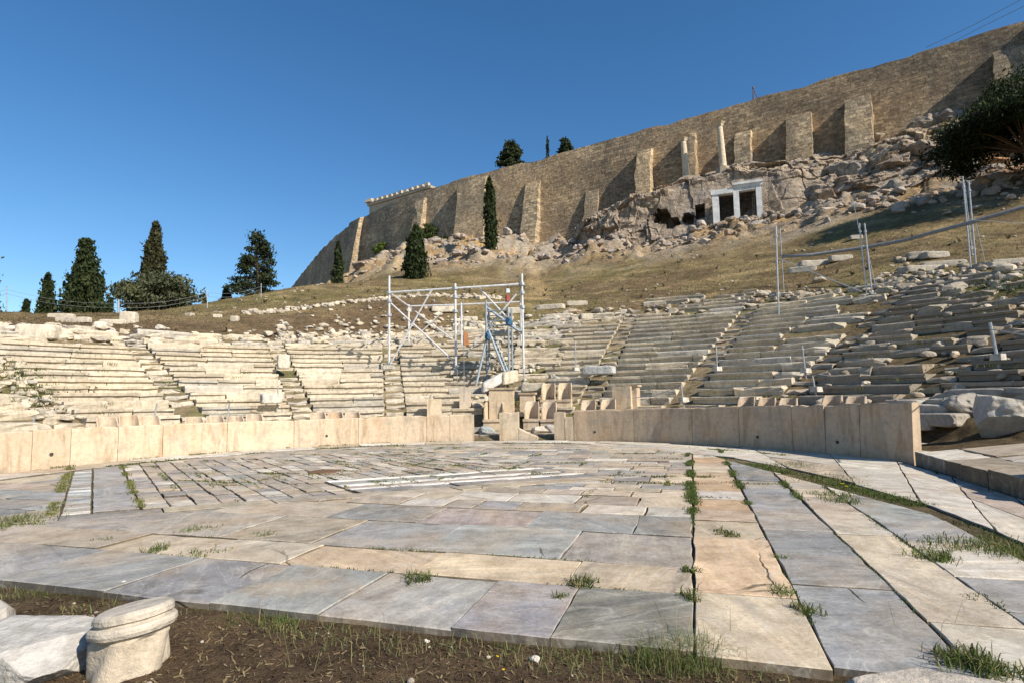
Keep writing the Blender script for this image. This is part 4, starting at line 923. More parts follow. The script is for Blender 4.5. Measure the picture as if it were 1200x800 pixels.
def doorway():
    A, B = at(836.5, 268.0, 78.9), at(894.5, 260.5, 76.6); A[2] = B[2] = (A[2] + B[2]) / 2; d = (B - A)[:2]; L = np.linalg.norm(d); d /= L; n = np.array([d[1], -d[0]]); ang = math.atan2(d[1], d[0]); z0 = A[2] - .1
    t = empty('cave_monument', ((A[0] + B[0]) / 2, (A[1] + B[1]) / 2, z0), 'white marble framed twin doorway set into the rock face', 'monument'); col = (.62, .62, .60)
    def bx(nm, x0, x1, za, zb, dep=.9, off=0): q = A[:2] + d * (x0 + x1) / 2 + n * off; MB().box((q[0], q[1], z0 + (za + zb) / 2), (x1 - x0, dep, zb - za), ang, col, 1, .03).build(nm, M['wm'], t)
    K = L / 7.0
    bx('sill', -.3, L + .4, -.6, 0, 1.5, .2)
    bx('pillar', 0, .92 * K, 0, 5.1 * K); bx('pillar', L * .49 - .40 * K, L * .49 + .40 * K, 0, 5.25 * K); bx('pillar', L - .8 * K, L, 0, 5.7 * K)
    bx('lintel', -.15, L * .5 - .45 * K, 5.1 * K, 5.85 * K, 1.0, .05); bx('lintel', L * .5 - .43 * K, L + .15, 5.702 * K, 6.15 * K, 1.0, .08); bx('lintel', L * .5 - .43 * K, L - .82 * K, 5.252 * K, 5.7 * K, .9, .0); bx('cornice', L * .5 - .55 * K, L + .25, 6.152 * K, 6.55 * K, 1.25, .15)
    # iron grilles inside the two openings
    for x0, x1, h in ((.92 * K, L * .49 - .40 * K, 5.1 * K), (L * .49 + .40 * K, L - .8 * K, 5.25 * K)):
        mb = MB(); k = 9
        for i in range(1, k): q = A[:2] + d * (x0 + (x1 - x0) * i / k) - n * .9; mb.tube([(q[0], q[1], z0), (q[0], q[1], z0 + h)], .035, 5)
        for hh in (1.2, 2.8, 4.3): qa, qb = A[:2] + d * x0 - n * .9, A[:2] + d * x1 - n * .9; mb.tube([(qa[0], qa[1], z0 + hh), (qb[0], qb[1], z0 + hh)], .04, 5)
        mb.build('grille', M['dark'], t)
doorway()
def column(px, ytop, ybot, D, lab):
    b, tp = at(px[1], ybot, D), at(px[0], ytop, D); h = tp[2] - b[2]; t = empty('memorial_column', b, lab, 'column', None)
    top = np.array([tp[0] * .55 + b[0] * .45, b[1], b[2] + h]); r = .52; col = (.66, .55, .41)
    MB().tube([b + (0, 0, -1.2), b + (0, 0, .5)], [1.5, 1.05], 8, (.36, .29, .22)).build('pedestal', M['stone'], t)
    k = 14; P = [b + (top - b) * (.05 + .85 * i / k) for i in range(k + 1)]; MB().tube(P, [r * (1.12 if i == 0 else 1 - .22 * i / k) for i in range(k + 1)], 20, col).build('shaft', M['stone'], t, smooth=True)
    c0 = b + (top - b) * .90; MB().tube([c0, c0 + (0, 0, .25), c0 + (0, 0, .75), c0 + (0, 0, h * .1)], [.52, .6, 1.0, 1.12], 6, col).build('capital', M['stone'], t)
column((799, 804.5), 161, 212, 89, 'slender tan column, shorter of two standing on the rock face'); column((841, 848), 143, 201, 85, 'tall tan column with wide capital directly over the twin doorway')
# boulders on the slope and shelf
BO = []
for _ in range(42):
    px = rng.uniform(365, 720); s = s_of_px(px); w_ = wall_at_s(s); t_, n_ = wall_n(s); q = w_ + n_ * rng.uniform(2.5, 22); BO.append((q, .8 + 2.0 * rng.random() ** 2.2, 0, px, 0))
for _ in range(52):
    px = rng.uniform(925, 1235); f = rng.uniform(0, 1); D = np.interp(px, [c[0] for c in CB], [c[2] for c in CB]) ; s = s_of_px(px); w_ = wall_at_s(s); b_ = at(px, np.interp(px, [c[0] for c in CB], [c[1] for c in CB]), D); wz = at(px, np.interp(px, *np.array(CFT).T), w_[1])[2]
    q = b_ * (1 - f) + np.array([w_[0], w_[1], wz]) * f; BO.append((q, .9 + 2.4 * rng.random() ** 2, 1, px, f))
for q, sz, k, px, f_ in BO:
    z = gz(q[0], q[1]) if k == 0 else q[2] + .3
    mb = MB(); col = pick((.38, .33, .27), (.35, .32, .28), (.42, .36, .29), (.40, .33, .26))
    if k and px > 1105 and f_ < .45 and rng.random() < .4: col = (.44, .26, .13)
    rock(mb, (q[0], q[1], z - sz * .02), (sz * rng.uniform(1, 1.7), sz, sz * rng.uniform(.55, .9)), 3, .38, .5, col)
    o = mb.build('boulder', M['rock']); tag(o, 'rugged pinkish grey boulder on the shelf below the buttressed wall' if k == 0 else 'rugged grey boulder on the rock slope between the twin doorway and the dark pine', 'boulder', 'boulders under the citadel wall')

# ------------------------------------------------------------------ plants
def leaves(P, size, cols, up=.3, asp=.5, Nrm=None):
    """cloud of small bent leaf faces"""
    P = np.asarray(P); n = len(P); a = rng.normal(size=(n, 3)); a[:, 2] += up * 2; a /= np.linalg.norm(a, axis=1, keepdims=True); b = rng.normal(size=(n, 3)); b -= a * (a * b).sum(1, keepdims=True); b /= np.linalg.norm(b, axis=1, keepdims=True)
    s = size * rng.uniform(.4, 1.6, (n, 1)); A, B_ = a * s * .5, b * s * .5 * asp
    V = np.stack([P - A, P + B_, P + A, P - B_], 1).reshape(-1, 3); return V, np.arange(4 * n).reshape(n, 4)
def crown(name, P, size, col, parent, up=.3, asp=.5, clump=None):
    V, Fq = leaves(P, size, None, up, asp); n = len(P); c = np.array(col)[None] * rng.uniform(.7, 1.3, (n, 1)) * (1 + .35 * fbm(P * .9, 2, 5)[:, None])
    y = sstep(.1, .6, fbm(P * .5, 2, 8))[:, None]; c = c * (1 - .35 * y) + c * np.array([1.5, 1.25, .8]) * .35 * y
    mb = MB(); mb.add(V, Fq, np.clip(c, .004, .5)); return mb.build(name, M['leaf'], parent)
def trunk_of(t, base, h, r, lean=(0, 0), limbs=(), name='trunk'):
    mb = MB(); P = [np.array(base) + np.array([lean[0] * f + .03 * h * math.sin(5 * f), lean[1] * f, h * f - .4 * (f == 0)]) for f in np.linspace(0, 1, 7)]; mb.tube(P, list(np.linspace(r, r * .35, 7)), 9)
    for l in limbs: mb.tube(l[0], l[1], 6)
    mb.build(name, M['bark'], t)
def cypress(base, h, w, label, n=2600, leaf=.36, col=(.034, .048, .018), grp=None, prof=None, clumps=70, lift=.04, name='cypress_tree', lean=0):
    t = empty(name, base, label, 'cypress' if 'cypress' in name else 'tree', grp); b = np.array(base); trunk_of(t, b, h * .8, w * .07 + .08)
    prof = prof or (lambda f: (f / .18) ** .6 if f < .18 else (1 - ((f - .18) / .82) ** 1.9) ** .8)
    CP_ = []
    for _ in range(clumps):
        f = rng.uniform(0, 1) ** 1.05; a = rng.uniform(0, 6.283); rr = w / 2 * prof(f) * rng.uniform(.55, 1.02); CP_.append((rr * math.cos(a) + lean * f, rr * math.sin(a), h * (lift + f * (1 - lift)), f))
    CP_ = np.array(CP_); k = rng.integers(0, clumps, n); cs = w * .085 + .05 * h * .2
    P = CP_[k, :3] + rng.normal(size=(n, 3)) * np.array([cs, cs, cs * 2.2]) * (.35 + .65 * (1 - CP_[k, 3:4]))
    core = int(n * 1.3); f = rng.uniform(0, 1, core); a = rng.uniform(0, 6.283, core); rr = w / 2 * np.array([prof(q) for q in f]) * np.sqrt(rng.uniform(.1, .92, core)); P2 = np.c_[rr * np.cos(a) + lean * f, rr * np.sin(a), h * (lift + f * (1 - lift))]
    P = np.vstack([P, P2]); P = P[(P[:, 2] > .1) & (P[:, 2] < h * 1.01)]
    crown('crown', P + b, leaf * 1.25, col, t, .8, .55); return t
def treeh(px, yb, yt, D): b = at(px, yb, D); b[2] = min(b[2], b[2]); return b, at(px, yt, D)[2] - b[2]
def plant_base(px, D, z=None): q = at(px, 300, D); return np.array([q[0], q[1], gz(q[0], q[1])])
def cyp(px, yb, yt, D, wpx, label, **k):
    b = at(px, yb, D); h = at(px, yt, D)[2] - b[2]; g = gz(b[0], b[1]); z0 = min(b[2], g) if g < b[2] + 6 else b[2]
    return cypress((b[0], b[1], z0), h + b[2] - z0, wpx / FPX * D, label, **k)
cyp(396, 333, 284, 92, 12, 'small slim cypress nearest the dark end of the citadel wall', n=1800, clumps=40)
cyp(487, 331, 264, 80, 26, 'stout dark cypress standing on the shelf above the scaffold corner', n=3600, leaf=.34, prof=lambda f: min(1, .75 + f) if f < .3 else (1 - ((f - .3) / .7) ** 1.6) ** .75, clumps=90, lift=.0)
cyp(575, 297, 208, 98, 15, 'tall pencil thin cypress in front of the wall', n=3000, clumps=70, prof=lambda f: (.7 + f * 1.2) if f < .25 else (1 - ((f - .25) / .75) ** 2.4) ** .8)
cone = lambda f: (.85 + f) if f < .15 else (1 - (f - .15) / .85) ** .8
cyp(97, 372, 282, 70, 47, 'broad dense cypress tree on the crest, second from the frame edge', n=9000, leaf=.34, prof=lambda f: (.75 + f) if f < .25 else (1 - ((f - .25) / .75) ** 1.25) ** .8, clumps=170, lift=0)
cyp(54, 372, 322, 76, 30, 'small pointed cypress beside the broad dense one', n=3600, leaf=.34, prof=cone, clumps=80, lift=0)
cyp(30, 372, 352, 76, 26, 'low dark bushy conifer at the foot of the small pointed cypress', n=1500, leaf=.34, prof=cone, clumps=40, lift=0)
cyp(128, 372, 350, 74, 22, 'low dark shrubby conifer between the dense cypress and the olive', n=1400, leaf=.34, prof=cone, clumps=40, lift=0)
cyp(175, 372, 262, 84, 27, 'tall dark cypress rising behind the round olive', n=6500, leaf=.36, col=(.05, .05, .024), prof=lambda f: min(1, .5 + f * 1.5) if f < .35 else (1 - ((f - .35) / .65) ** 2.4) ** .7, clumps=130, lean=.4)
cyp(265, 356, 336, 74, 15, 'little dark conifer left of the ruined masonry on the crest', n=1000, clumps=30, prof=cone, lift=0)
cyp(239, 358, 345, 74, 7, 'tiny conifer tip on the crest between olive and ruin', n=400, clumps=20, prof=cone, lift=0)
cyp(642, 192, 160, 128, 8, 'thin cypress tip above the citadel wall', n=1100, clumps=30); cyp(-33, 372, 255, 70, 62, 'conifer at the frame edge with only twig tips showing', n=5000, prof=cone, clumps=110, lift=0)
def conifer(px, yb, yt, D, wpx, label, n=8000, col=(.034, .046, .021), leaf=.36, tiers=11, lo=.1):
    b = at(px, yb, D); h = at(px, yt, D)[2] - b[2]; w = wpx / FPX * D; b[2] -= 1; h += 1; t = empty('conifer_tree', b, label, 'conifer'); limbs = []; P = []
    for k in range(tiers * 5):
        f = lo + (1 - lo) * (k / (tiers * 5)) ** .95; a = rng.uniform(0, 6.283); L = w / 2 * (1 - f) ** .75 * rng.uniform(.6, 1.2) + .25; z = h * f; d = np.array([math.cos(a), math.sin(a), 0])
        e = b + d * L + (0, 0, z + .18 * L - .05 * L * L); s_ = b + (0, 0, z); limbs.append(([s_, (s_ + e) / 2 + (0, 0, .04 * L), e], [.06, .04, .015])); m = max(20, int(n * L / (w * tiers * 1.35)))
        g = rng.uniform(.25, 1.05, m)[:, None]; P.append(s_ + (e - s_) * g + rng.normal(size=(m, 3)) * np.array([.30, .30, .16]) * (1.25 - .6 * g) * (w / 5))
    trunk_of(t, b, h * .97, .22, (0, 0), limbs); crown('crown', np.vstack(P), leaf, col, t, .5, .45)
conifer(300, 350, 272, 72, 66, 'shaggy spreading conifer with layered branches beside the ruined masonry', lo=.06)
conifer(600, 206, 167, 132, 46, 'dark spreading conifer above the citadel wall', n=8000, leaf=.7); conifer(662, 186, 163, 130, 24, 'small dark conifer above the wall beside the thin cypress tip', n=4000, leaf=.65)
def bushy(px, yb, D, wpx, hpx, label, col, name='shrub', cat='shrub', n=5000, leaf=.28, clumps=60, trunk=False, grp=None, flat=.6):
    b = at(px, yb, D); g = gz(b[0], b[1]); b[2] = g - .1 if abs(g - b[2]) < 6 else b[2]; w, h = wpx / FPX * D, hpx / FPX * D; t = empty(name, b, label, cat, grp)
    C_ = rng.normal(size=(clumps, 3)); C_ /= np.linalg.norm(C_, axis=1, keepdims=True); C_ *= rng.uniform(.35, .95, (clumps, 1)); C_ = C_ * np.array([w / 2, w / 2 * .9, h / 2]) + np.array([0, 0, h * .52])
    k = rng.integers(0, clumps, n); P = C_[k] + rng.normal(size=(n, 3)) * np.array([w, w, h * .9]) * .065; P = P[P[:, 2] > 0.02]; limbs = [([b + (0, 0, h * .15), b + C_[i] * .6 + (0, 0, h * .05), b + C_[i]], [.09, .06, .02]) for i in range(0, clumps, 4)]
    trunk_of(t, b, h * .5, .18 if trunk else .06, (0, 0), limbs, 'trunk' if trunk else 'stem'); crown('crown' if trunk else 'foliage', P + b, leaf, col, t, .3, .45)
bushy(186, 368, 66, 88, 52, 'round grey green olive tree in front of the tall cypress', (.090, .10, .058), 'olive_tree', 'olive tree', 16000, .40, 120, True)
for px, yb, w, h, D, lab, c in [(448, 299, 26, 14, 136, 'bright green shrub at the wall foot by the first thin buttress', (.10, .14, .03)), (456, 287, 14, 34, 140, 'dark ivy-like shrub climbing the wall behind the bright shrub', (.05, .075, .025)), (503, 284, 26, 24, 124, 'mid green shrub at the wall foot behind the stout cypress', (.07, .10, .03)), (522, 280, 22, 14, 122, 'low green shrub between the stout and the pencil cypress', (.08, .11, .035)), (606, 216, 12, 12, 119, 'shrub growing high out of the wall face by the tapered buttress', (.05, .07, .02)), (606, 238, 9, 10, 118.5, 'small shrub on the wall face below another', (.05, .07, .02))]:
    bushy(px, yb, D, w, h, lab, c, n=1800, clumps=30, leaf=.42)
def pine():
    b = plant_base(1222, 49); t = empty('pine_tree', b, 'big dark umbrella pine on the rock slope at the frame edge', 'pine'); c = at(1213, 139, 48); P = []; limbs = []
    hz = c[2] - b[2]; fork = b + np.array([-.5, 0, hz * .55])
    for k in range(120):
        a = rng.uniform(0, 6.283); rr = math.sqrt(rng.uniform(.01, 1)); w = 6.9; e = np.array([c[0] + w * rr * math.cos(a), c[1] + w * .8 * rr * math.sin(a), c[2] + 2.7 * (1 - rr ** 2.2) - 1.9 * rr + rng.normal(0, .4) - .8 * (rng.random() < .35)])
        if k % 3 == 0: limbs.append(([fork, fork + (e - fork) * .5 + (0, 0, .5), e], [.09, .06, .03]))
        n = 640; P.append(e + rng.normal(size=(n, 3)) * np.array([.80, .80, .36]))
    mb = MB(); mb.tube([b - (0, 0, .6), b + np.array([-.15, 0, hz * .25]), fork, fork + (.2, 0, hz * .2)], [.42, .34, .28, .16], 9)
    for l in limbs: mb.tube(l[0], l[1], 6)
    mb.build('trunk', M['bark'], t); crown('crown', np.vstack(P), .34, (.024, .036, .012), t, .6, .35)
pine()

# ------------------------------------------------------------------ scaffold over the seats
def pipe(t, nm, a, b, r=.055, mat='paint', lab=None):
    o = MB().tube([a, b], r, 8).build(nm, M[mat], t)
    if lab: o['label'] = lab
    return o
def surf(px, D):      # point on the seating cone under a pixel column at depth D
    q = at(px, 400, D); r = math.hypot(q[0] - TC[0], q[1] - TC[1]); th = math.degrees(math.atan2(q[0] - TC[0], q[1] - TC[1])); return np.array([q[0], q[1], Z0 + rise(th) * max(0, (r - R0)) / RUN])
def scaffold():
    Fp = [surf(456, 31.0), surf(534, 30.3), surf(613, 30.0)]; zt = [at(456, 343, 31.0)[2], at(534, 338, 30.3)[2], at(612, 333, 30.0)[2]]; Bp = [surf(479, 35.6), surf(541, 35.0), surf(611, 34.6)]; zb = [at(479, 359, 35.6)[2], at(541, 357, 35)[2], at(611, 354, 34.6)[2]]
    c = (Fp[0] + Fp[2] + Bp[0] + Bp[2]) / 4; t = empty('scaffold', (c[0], c[1], Fp[1][2]), 'white tubular scaffold frame standing over the ruined seat rows', 'scaffold')
    F_t = [np.array([p[0], p[1], z]) for p, z in zip(Fp, zt)]; B_t = [np.array([p[0], p[1], z]) for p, z in zip(Bp, zb)]
    for i in range(3):
        po = pipe(t, 'post', Fp[i] - (0, 0, .1), F_t[i] + (0, 0, .9 if i == 0 else (.25 if i == 1 else .55)), .058); pb = pipe(t, 'post', Bp[i] - (0, 0, .1), B_t[i] + (0, 0, .1), .055)
        for P, pp in ((Fp[i], po), (Bp[i], pb)): MB().box(P + (0, 0, .03), (.5, .5, .2), 0, (.5, .46, .4)).build('base_block', M['stone'], pp)
        for z in (.0, -.45, -1.2): MB().tube([F_t[i] + (0, 0, z - .07), F_t[i] + (0, 0, z + .07)], .14, 8).build('coupler', M['galv'], po)
    for i in range(2):
        pipe(t, 'beam', F_t[i], F_t[i + 1], .058); pipe(t, 'beam', B_t[i], B_t[i + 1], .05)
    for i in (0, 2): pipe(t, 'beam', F_t[i], B_t[i], .05)
    def lerp(a, b, f): return a + (b - a) * f
    o = np.array([0, .16, 0])
    pipe(t, 'brace', F_t[0] - (0, 0, .5) + o, Fp[1] + (.0, 0, .5) + o, .045); pipe(t, 'brace', lerp(F_t[0], F_t[1], .66) - o, Fp[0] + (.1, 0, .2) - o, .045)
    pipe(t, 'brace', lerp(F_t[1], F_t[2], .35) + o, lerp(Fp[2], F_t[2], .42) + o, .045); pipe(t, 'brace', F_t[2] - (0.3, 0, .55) - o, Fp[1] + (.5, 0, .9) - o, .045)
    pipe(t, 'brace', B_t[0] + o, Bp[1] + o, .035); pipe(t, 'brace', Bp[0] - o, lerp(B_t[0], B_t[1], .8) - o, .035)
    # stair tower inside
    u_ = empty('stair_tower', surf(583, 28.6), 'blue grey metal stair tower inside the white scaffold', 'stair tower')
    T4 = [(570, 29.2, 352), (596, 28.9, 360), (573, 31.0, 356), (600, 30.7, 362)]; tops, bots = [], []
    for px, D, yt in T4: b = surf(px, D); tp = np.array([b[0], b[1], at(px, yt, D)[2]]); bots.append(b - (0, 0, .2)); tops.append(tp); pipe(u_, 'post', bots[-1], tp, .05, 'stair')
    def plat(z, wd=.8):
        P = [bots[0], bots[1], bots[3], bots[2]]; V = [(p[0], p[1], z) for p in P] + [(p[0], p[1], z + .10) for p in P]; MB().add(V, [[3, 2, 1, 0], [4, 5, 6, 7], [0, 1, 5, 4], [1, 2, 6, 5], [2, 3, 7, 6], [3, 0, 4, 7]]).build('platform', M['stair'], u_)
    zl = at(583, 391, 29.5)[2]; plat(zl); zh = at(583, 358, 29.5)[2]
    for z in (zl + .6, zl + 1.1): pipe(u_, 'guard_rail', [bots[0][0], bots[0][1], z], [bots[1][0], bots[1][1], z], .03, 'stair'); pipe(u_, 'guard_rail', [bots[2][0], bots[2][1], z], [bots[3][0], bots[3][1], z], .03, 'stair')
    def flight(a, b, w=.62):
        a, b = np.array(a), np.array(b); d = (b - a); sdir = np.array([d[1], -d[0], 0]); sdir = np.array([0.25, .97, 0]); k = max(4, int(abs(d[2]) / .22)); mb = MB()
        for sgn in (-.5, .5): mb.tube([a + sdir * w * sgn, b + sdir * w * sgn], .06, 6)
        for i in range(k + 1): q = a + d * i / k; mb.box(q, (.22, w, .04), 0)
        mb.build('stair_flight', M['stair'], u_)
    flight((tops[0][0], tops[0][1] + .8, zh), (bots[1][0] + .6, bots[1][1] + .8, zl + .1)); a = surf(598, 28.4); flight((bots[0][0] + .2, bots[0][1] - .2, zl + .1), a); b = surf(557, 28.4); pipe(u_, 'ladder_leg', (bots[0][0] + .1, bots[0][1] - .3, zl), b, .06, 'stair')
    for f in (.25, .6): pipe(u_, 'brace', tops[0] * (1 - f) + bots[0] * f, tops[1] * (1 - f - .25) + bots[1] * (f + .25), .025, 'stair')
    def bag(px, py, D, s, lab):
        q = at(px, py, D); mb = MB(); rock(mb, q, s, 3, .35, .75, (1, 1, 1)); tag(mb.build('tool_bag', M['blue']), lab, 'bag')
    bag(572, 394, 28.7, (.42, .3, .42), 'blue tarpaulin bag hung under the stair platform'); bag(596, 377, 28.6, (.36, .3, .42), 'blue tarpaulin bag hung beside the upper stair flight')
    q = at(595, 341, 30.1); h = empty('chain_hoist', q - (0, 0, 1.2), 'small red chain hoist hanging from the top scaffold beam', 'hoist')
    MB().tube([q + (0, 0, .30), q + (0, 0, .12)], .03, 8).build('hook', M['dark'], h); MB().box(q + (0, 0, 0), (.20, .16, .22), .3, (1, 1, 1), .8, .01).build('motor_housing', M['galv'], h)
    MB().box(q + (0, 0, -.40), (.2, .18, .34), .3, (1, 1, 1), .85, .015).build('body', M['red'], h); MB().tube([q + (0, 0, -.62), q + (.02, 0, -1.9)], .022, 6).build('chain', M['rust'], h)
    q = at(545, 397, 29.9); tag(MB().box(q, (.26, .22, .7), .3, (1, 1, 1), .7, .06).build('canvas_bundle', M['rust']), 'orange rusty bundle strapped low beside the middle scaffold post', 'bundle')
scaffold()
for (px, y0, y1, D, lab) in [(535, 392, 452, 27.0, 'guy wire hanging beneath the middle scaffold post'), (543, 350, 470, 26.5, 'guy wire running past the leaning stele')]:
    a, b = at(px, y0, D + 2.5), at(px + 1, y1, D - 2.5); tag(MB().tube([a, b], .012, 6).build('guy_wire', M['cable']), lab, 'wire')

# ------------------------------------------------------------------ steel poles on the right slope, duct, small posts
def pole(px0, y0, px1, y1, D, r, lab, name='steel_pole', grp=None, mat='galv'):
    b = ground_at(px1, y1); D = b[1]; tp = at(px0, y0, D); b[2] -= .2; r *= .8; t = empty(name, b, lab, 'pole', grp); sh = MB().tube([b, tp], r, 8).build('shaft', M[mat], t)
    MB().box(b + (0, 0, .22), (r * 7, r * 7, .04), 0).build('base_plate', M[mat], t); MB().tube([tp - (tp - b) * .12, tp - (tp - b) * .10], r * 1.8, 8).build('coupler', M[mat], sh); return b, tp
pA = pole(909, 265, 912.5, 371, 30, .06, 'lone thick steel pole at the edge of the seating above the bright block ends'); pole(914, 267, 919, 345, 33, .03, 'thin steel prop right behind the lone thick pole')
pB = pole(1007, 262, 1016, 346, 27, .05, 'steel pole with a twin close beside it, on the ruined rows'); pole(1013, 262, 1022, 345, 27, .05, 'second pole of the close pair, on the ruined rows'); pole(999, 232, 1011, 290, 36, .025, 'thin leaning rod behind the close pair of poles'); pole(1016, 290, 1027, 338, 28, .02, 'thin prop rod leaning against the close pair of poles')
pC = pole(1128, 207, 1138, 318, 26, .045, 'thickest pole of the tall cluster below the pine'); pole(1135, 212, 1144, 316, 26, .05, 'upright of the tall cluster below the pine with a bright coupler'); pole(1130, 215, 1140, 300, 27.5, .03, 'slender rear rod of the tall pole cluster'); pole(1142, 255, 1156, 312, 26.5, .022, 'thin raking prop of the tall pole cluster')
def duct():
    P = [at(916, 301, 36), at(950, 299, 35.5), at(1010, 291, 34), at(1060, 282, 32), at(1100, 271, 30.5), at(1138, 261, 29), at(1200, 243, 27.5), at(1300, 212, 26)]
    tag(MB().tube(P, .10, 8).build('cable_duct', M['cable'], smooth=True), 'grey duct slung between the steel poles across the grass', 'cable duct')
duct()
def wire(pts, r, lab, name='wire_cable', cat='cable', mat='galv'): tag(MB().tube(pts, r, 6).build(name, M[mat]), lab, cat)
wire([at(914, 304, 30.5), at(1010, 342, 27.5)], .025, 'steel cable slanting from the lone thick pole down to the close pair'); wire([at(1138, 258, 27), at(1200, 262, 26), at(1300, 264, 25)], .012, 'thin wire leading off from the pole cluster over the grass')
q = at(925, 297, 34); 
def small_post(px, y0, y1, lab, tilt=0, r=.03, base=True, mat='galv', grp='small steel posts among the seats'):
    best = None
    for D in np.linspace(14, 40, 400):
        s = surf(px, D); pp = proj(s)
        if math.hypot(s[0] - TC[0], s[1] - TC[1]) < 14.3: continue
        if best is None or abs(pp[1] - y1) < best[0]: best = (abs(pp[1] - y1), D, s)
    b = best[2] + (0, 0, .05); D = best[1]; tp = at(px - tilt, y0, D); t = empty('rope_post', b, lab, 'post', grp); MB().tube([b - (0, 0, .3), tp], r, 8).build('shaft', M[mat], t)
    if base: MB().box(b + (0, 0, .02), (.30, .30, .18), .4, (.55, .52, .46), .9, .01).build('base_block', M['stone'], t)
    return tp
S1 = small_post(1168, 378, 421, 'thick steel post leaning beside the great boulders', 8, .045); wire([S1 - (0, 0, .2), at(1215, 395, 11.5), at(1300, 400, 11)], .015, 'handrail wire leading off from the thick leaning post')
for px, y0, y1, lab, tl in [(942, 405, 436, 'thin steel post on the seats below the close pole pair', 2), (953, 440, 458, 'short steel post at the back of the shaded thrones', 1), (798, 450, 470, 'short steel post beside the lowest bright block end', 0), (839, 405, 434, 'thin steel post beside the bright block ends', 0), (674, 402, 434, 'thin steel post by the blue-grey slab', 0), (614, 432, 452, 'thin steel post before the stair tower', 0), (326, 452, 475, 'steel post behind the pale box block', 0), (331, 480, 494, 'short steel post near the third stairway foot', 0), (269, 472, 486, 'small steel post on the first seat row above the five thrones', 0), (184, 472, 484, 'small steel post above the row of three thrones', 0), (42, 487, 502, 'stubby steel post below the dark grassy gap', 0)]: small_post(px, y0, y1, lab, tl, .028, px > 600)
wire([at(798, 452, 22.5), at(770, 462, 23.2), at(741, 466, 23.5)], .012, 'sagging rope from the short post to the square pedestal', 'barrier_rope', 'rope', 'cable')
# fence on the crest
fp = []
for px, y0, y1, D, lab in [(8, 336, 369, 47, 'thin fence post at the frame edge of the crest'), (139, 352, 368, 47, 'pale stub fence post before the olive'), (243, 340, 364, 52, 'fence post on the crest right of the olive'), (306, 333, 352, 60, 'fence post on the crest below the shaggy conifer'), (-60, 345, 370, 46, 'fence post past the frame edge')]:
    b = at(px, y1, D); g = gz(b[0], b[1]); b[2] = min(b[2], g) if abs(g - b[2]) < 2 else b[2]; tp = at(px, y0, D); t = empty('fence_post', b, lab, 'fence post', 'posts of the crest fence'); MB().tube([b - (0, 0, .3), tp], .035 if px != 139 else .075, 6).build('shaft', M['galv'], t); MB().tube([tp, tp + (0, 0, .04)], .05 if px != 139 else .09, 6).build('cap', M['galv'], t); fp.append((px, tp))
fp.sort(key=lambda q: q[0])
for off in (.25, .6):
    P = []
    for a, b in zip(fp[:-1], fp[1:]):
        for f in np.linspace(0, 1, 7)[:-1]: q = a[1] * (1 - f) + b[1] * f; P.append(q - (0, 0, off + .35 * math.sin(math.pi * f)))
    P.append(fp[-1][1] - (0, 0, off)); wire(P, .012, ('upper' if off < .5 else 'lower') + ' sagging strand of the fence along the crest', 'fence_wire', 'fence wire', 'cable')
# iron tripod on the wall top and overhead lines
def tripod():
    q = at(885, 116.5, 93); q[2] = ZTOP - .2; t = empty('iron_tripod', q, 'rusty iron tripod frame standing on top of the citadel wall', 'tripod'); tp = np.array([q[0] - .25, q[1], at(884, 104, 93)[2]])
    for dx, dy in ((-.5, .3), (1.4, .2), (.1, 1.2)): MB().tube([q + (dx, dy, 0), tp], .06, 6).build('leg', M['rusty'], t)
    MB().tube([tp, tp + (0, 0, .25)], .16, 6).build('head', M['rusty'], t); MB().tube([q + (-.4, .2, .7), q + (.9, .2, .7)], .04, 6).build('crossbar', M['rusty'], t)
tripod()
for k, (a, b, c) in enumerate([((1085, 56), (1140, 30), (1230, -18)), ((1092, 62), (1150, 32), (1240, -12))]): wire([at(*a, 95), at(*b, 88), at(*c, 75)], .035, ['upper', 'lower'][k] + ' overhead line rising above the top of the wall', 'overhead_line', 'overhead line', 'cable')

# ------------------------------------------------------------------ foreground pieces
def drum():
    q = onz(148, 800, -.16); x, y, z = q[0], q[1] + .06, -.16; t = empty('column_base', (x, y, z), 'broken fluted column base with moulded rim beside the dirt edge', 'column base')
    prof = [(.0, .462), (.12, .464), (.225, .462), (.245, .452), (.256, .436), (.258, .408), (.240, .398), (.240, .386), (.266, .380), (.280, .366), (.284, .345), (.276, .322), (.256, .314), (.240, .300), (.246, .285), (.250, .2), (.262, .1), (.275, -.04)]
    V, Fs, n = [], [], 110
    tx, ty = .13, -.05
    for j, (r, h) in enumerate(prof):
        for k in range(n):
            a = 2 * math.pi * k / n; rr = r
            if j >= 14: rr = r * (1 - .12 * max(0, math.sin(2.3 * a + .8)) * (j - 13) / 4) + .02 * math.sin(5 * a + j)
            else: rr = r * (1 + .012 * math.sin(3 * a + 1) + .008 * math.sin(7 * a))
            px_, py_ = rr * math.cos(a), rr * math.sin(a); f = h / .47; V.append((px_ * .9 + x - .03 * (1 - f), py_ * .9 + y, z + h + f * (px_ * tx + py_ * ty)))
    V = np.array(V); V[:, :2] += np.stack([fbm(V * 9, 3, 1), fbm(V * 9, 3, 2)], 1) * .004; V[:, 2] += fbm(V * 12, 3, 4) * .002
    Fs = [[j * n + k, j * n + (k + 1) % n, (j + 1) * n + (k + 1) % n, (j + 1) * n + k][::-1] for j in range(len(prof) - 1) for k in range(n)]
    cut = 10 * n
    up = [f for f in Fs if max(f) < 14 * n]; lo_ = [f for f in Fs if max(f) >= 14 * n]
    MB().add(V[:14 * n], up, (.56, .50, .42)).build('moulding', M['stone'], t); MB().add(V[13 * n:], [[q_ - 13 * n for q_ in f] for f in lo_], (.54, .46, .36)).build('shaft_stub', M['stone'], t)
drum()
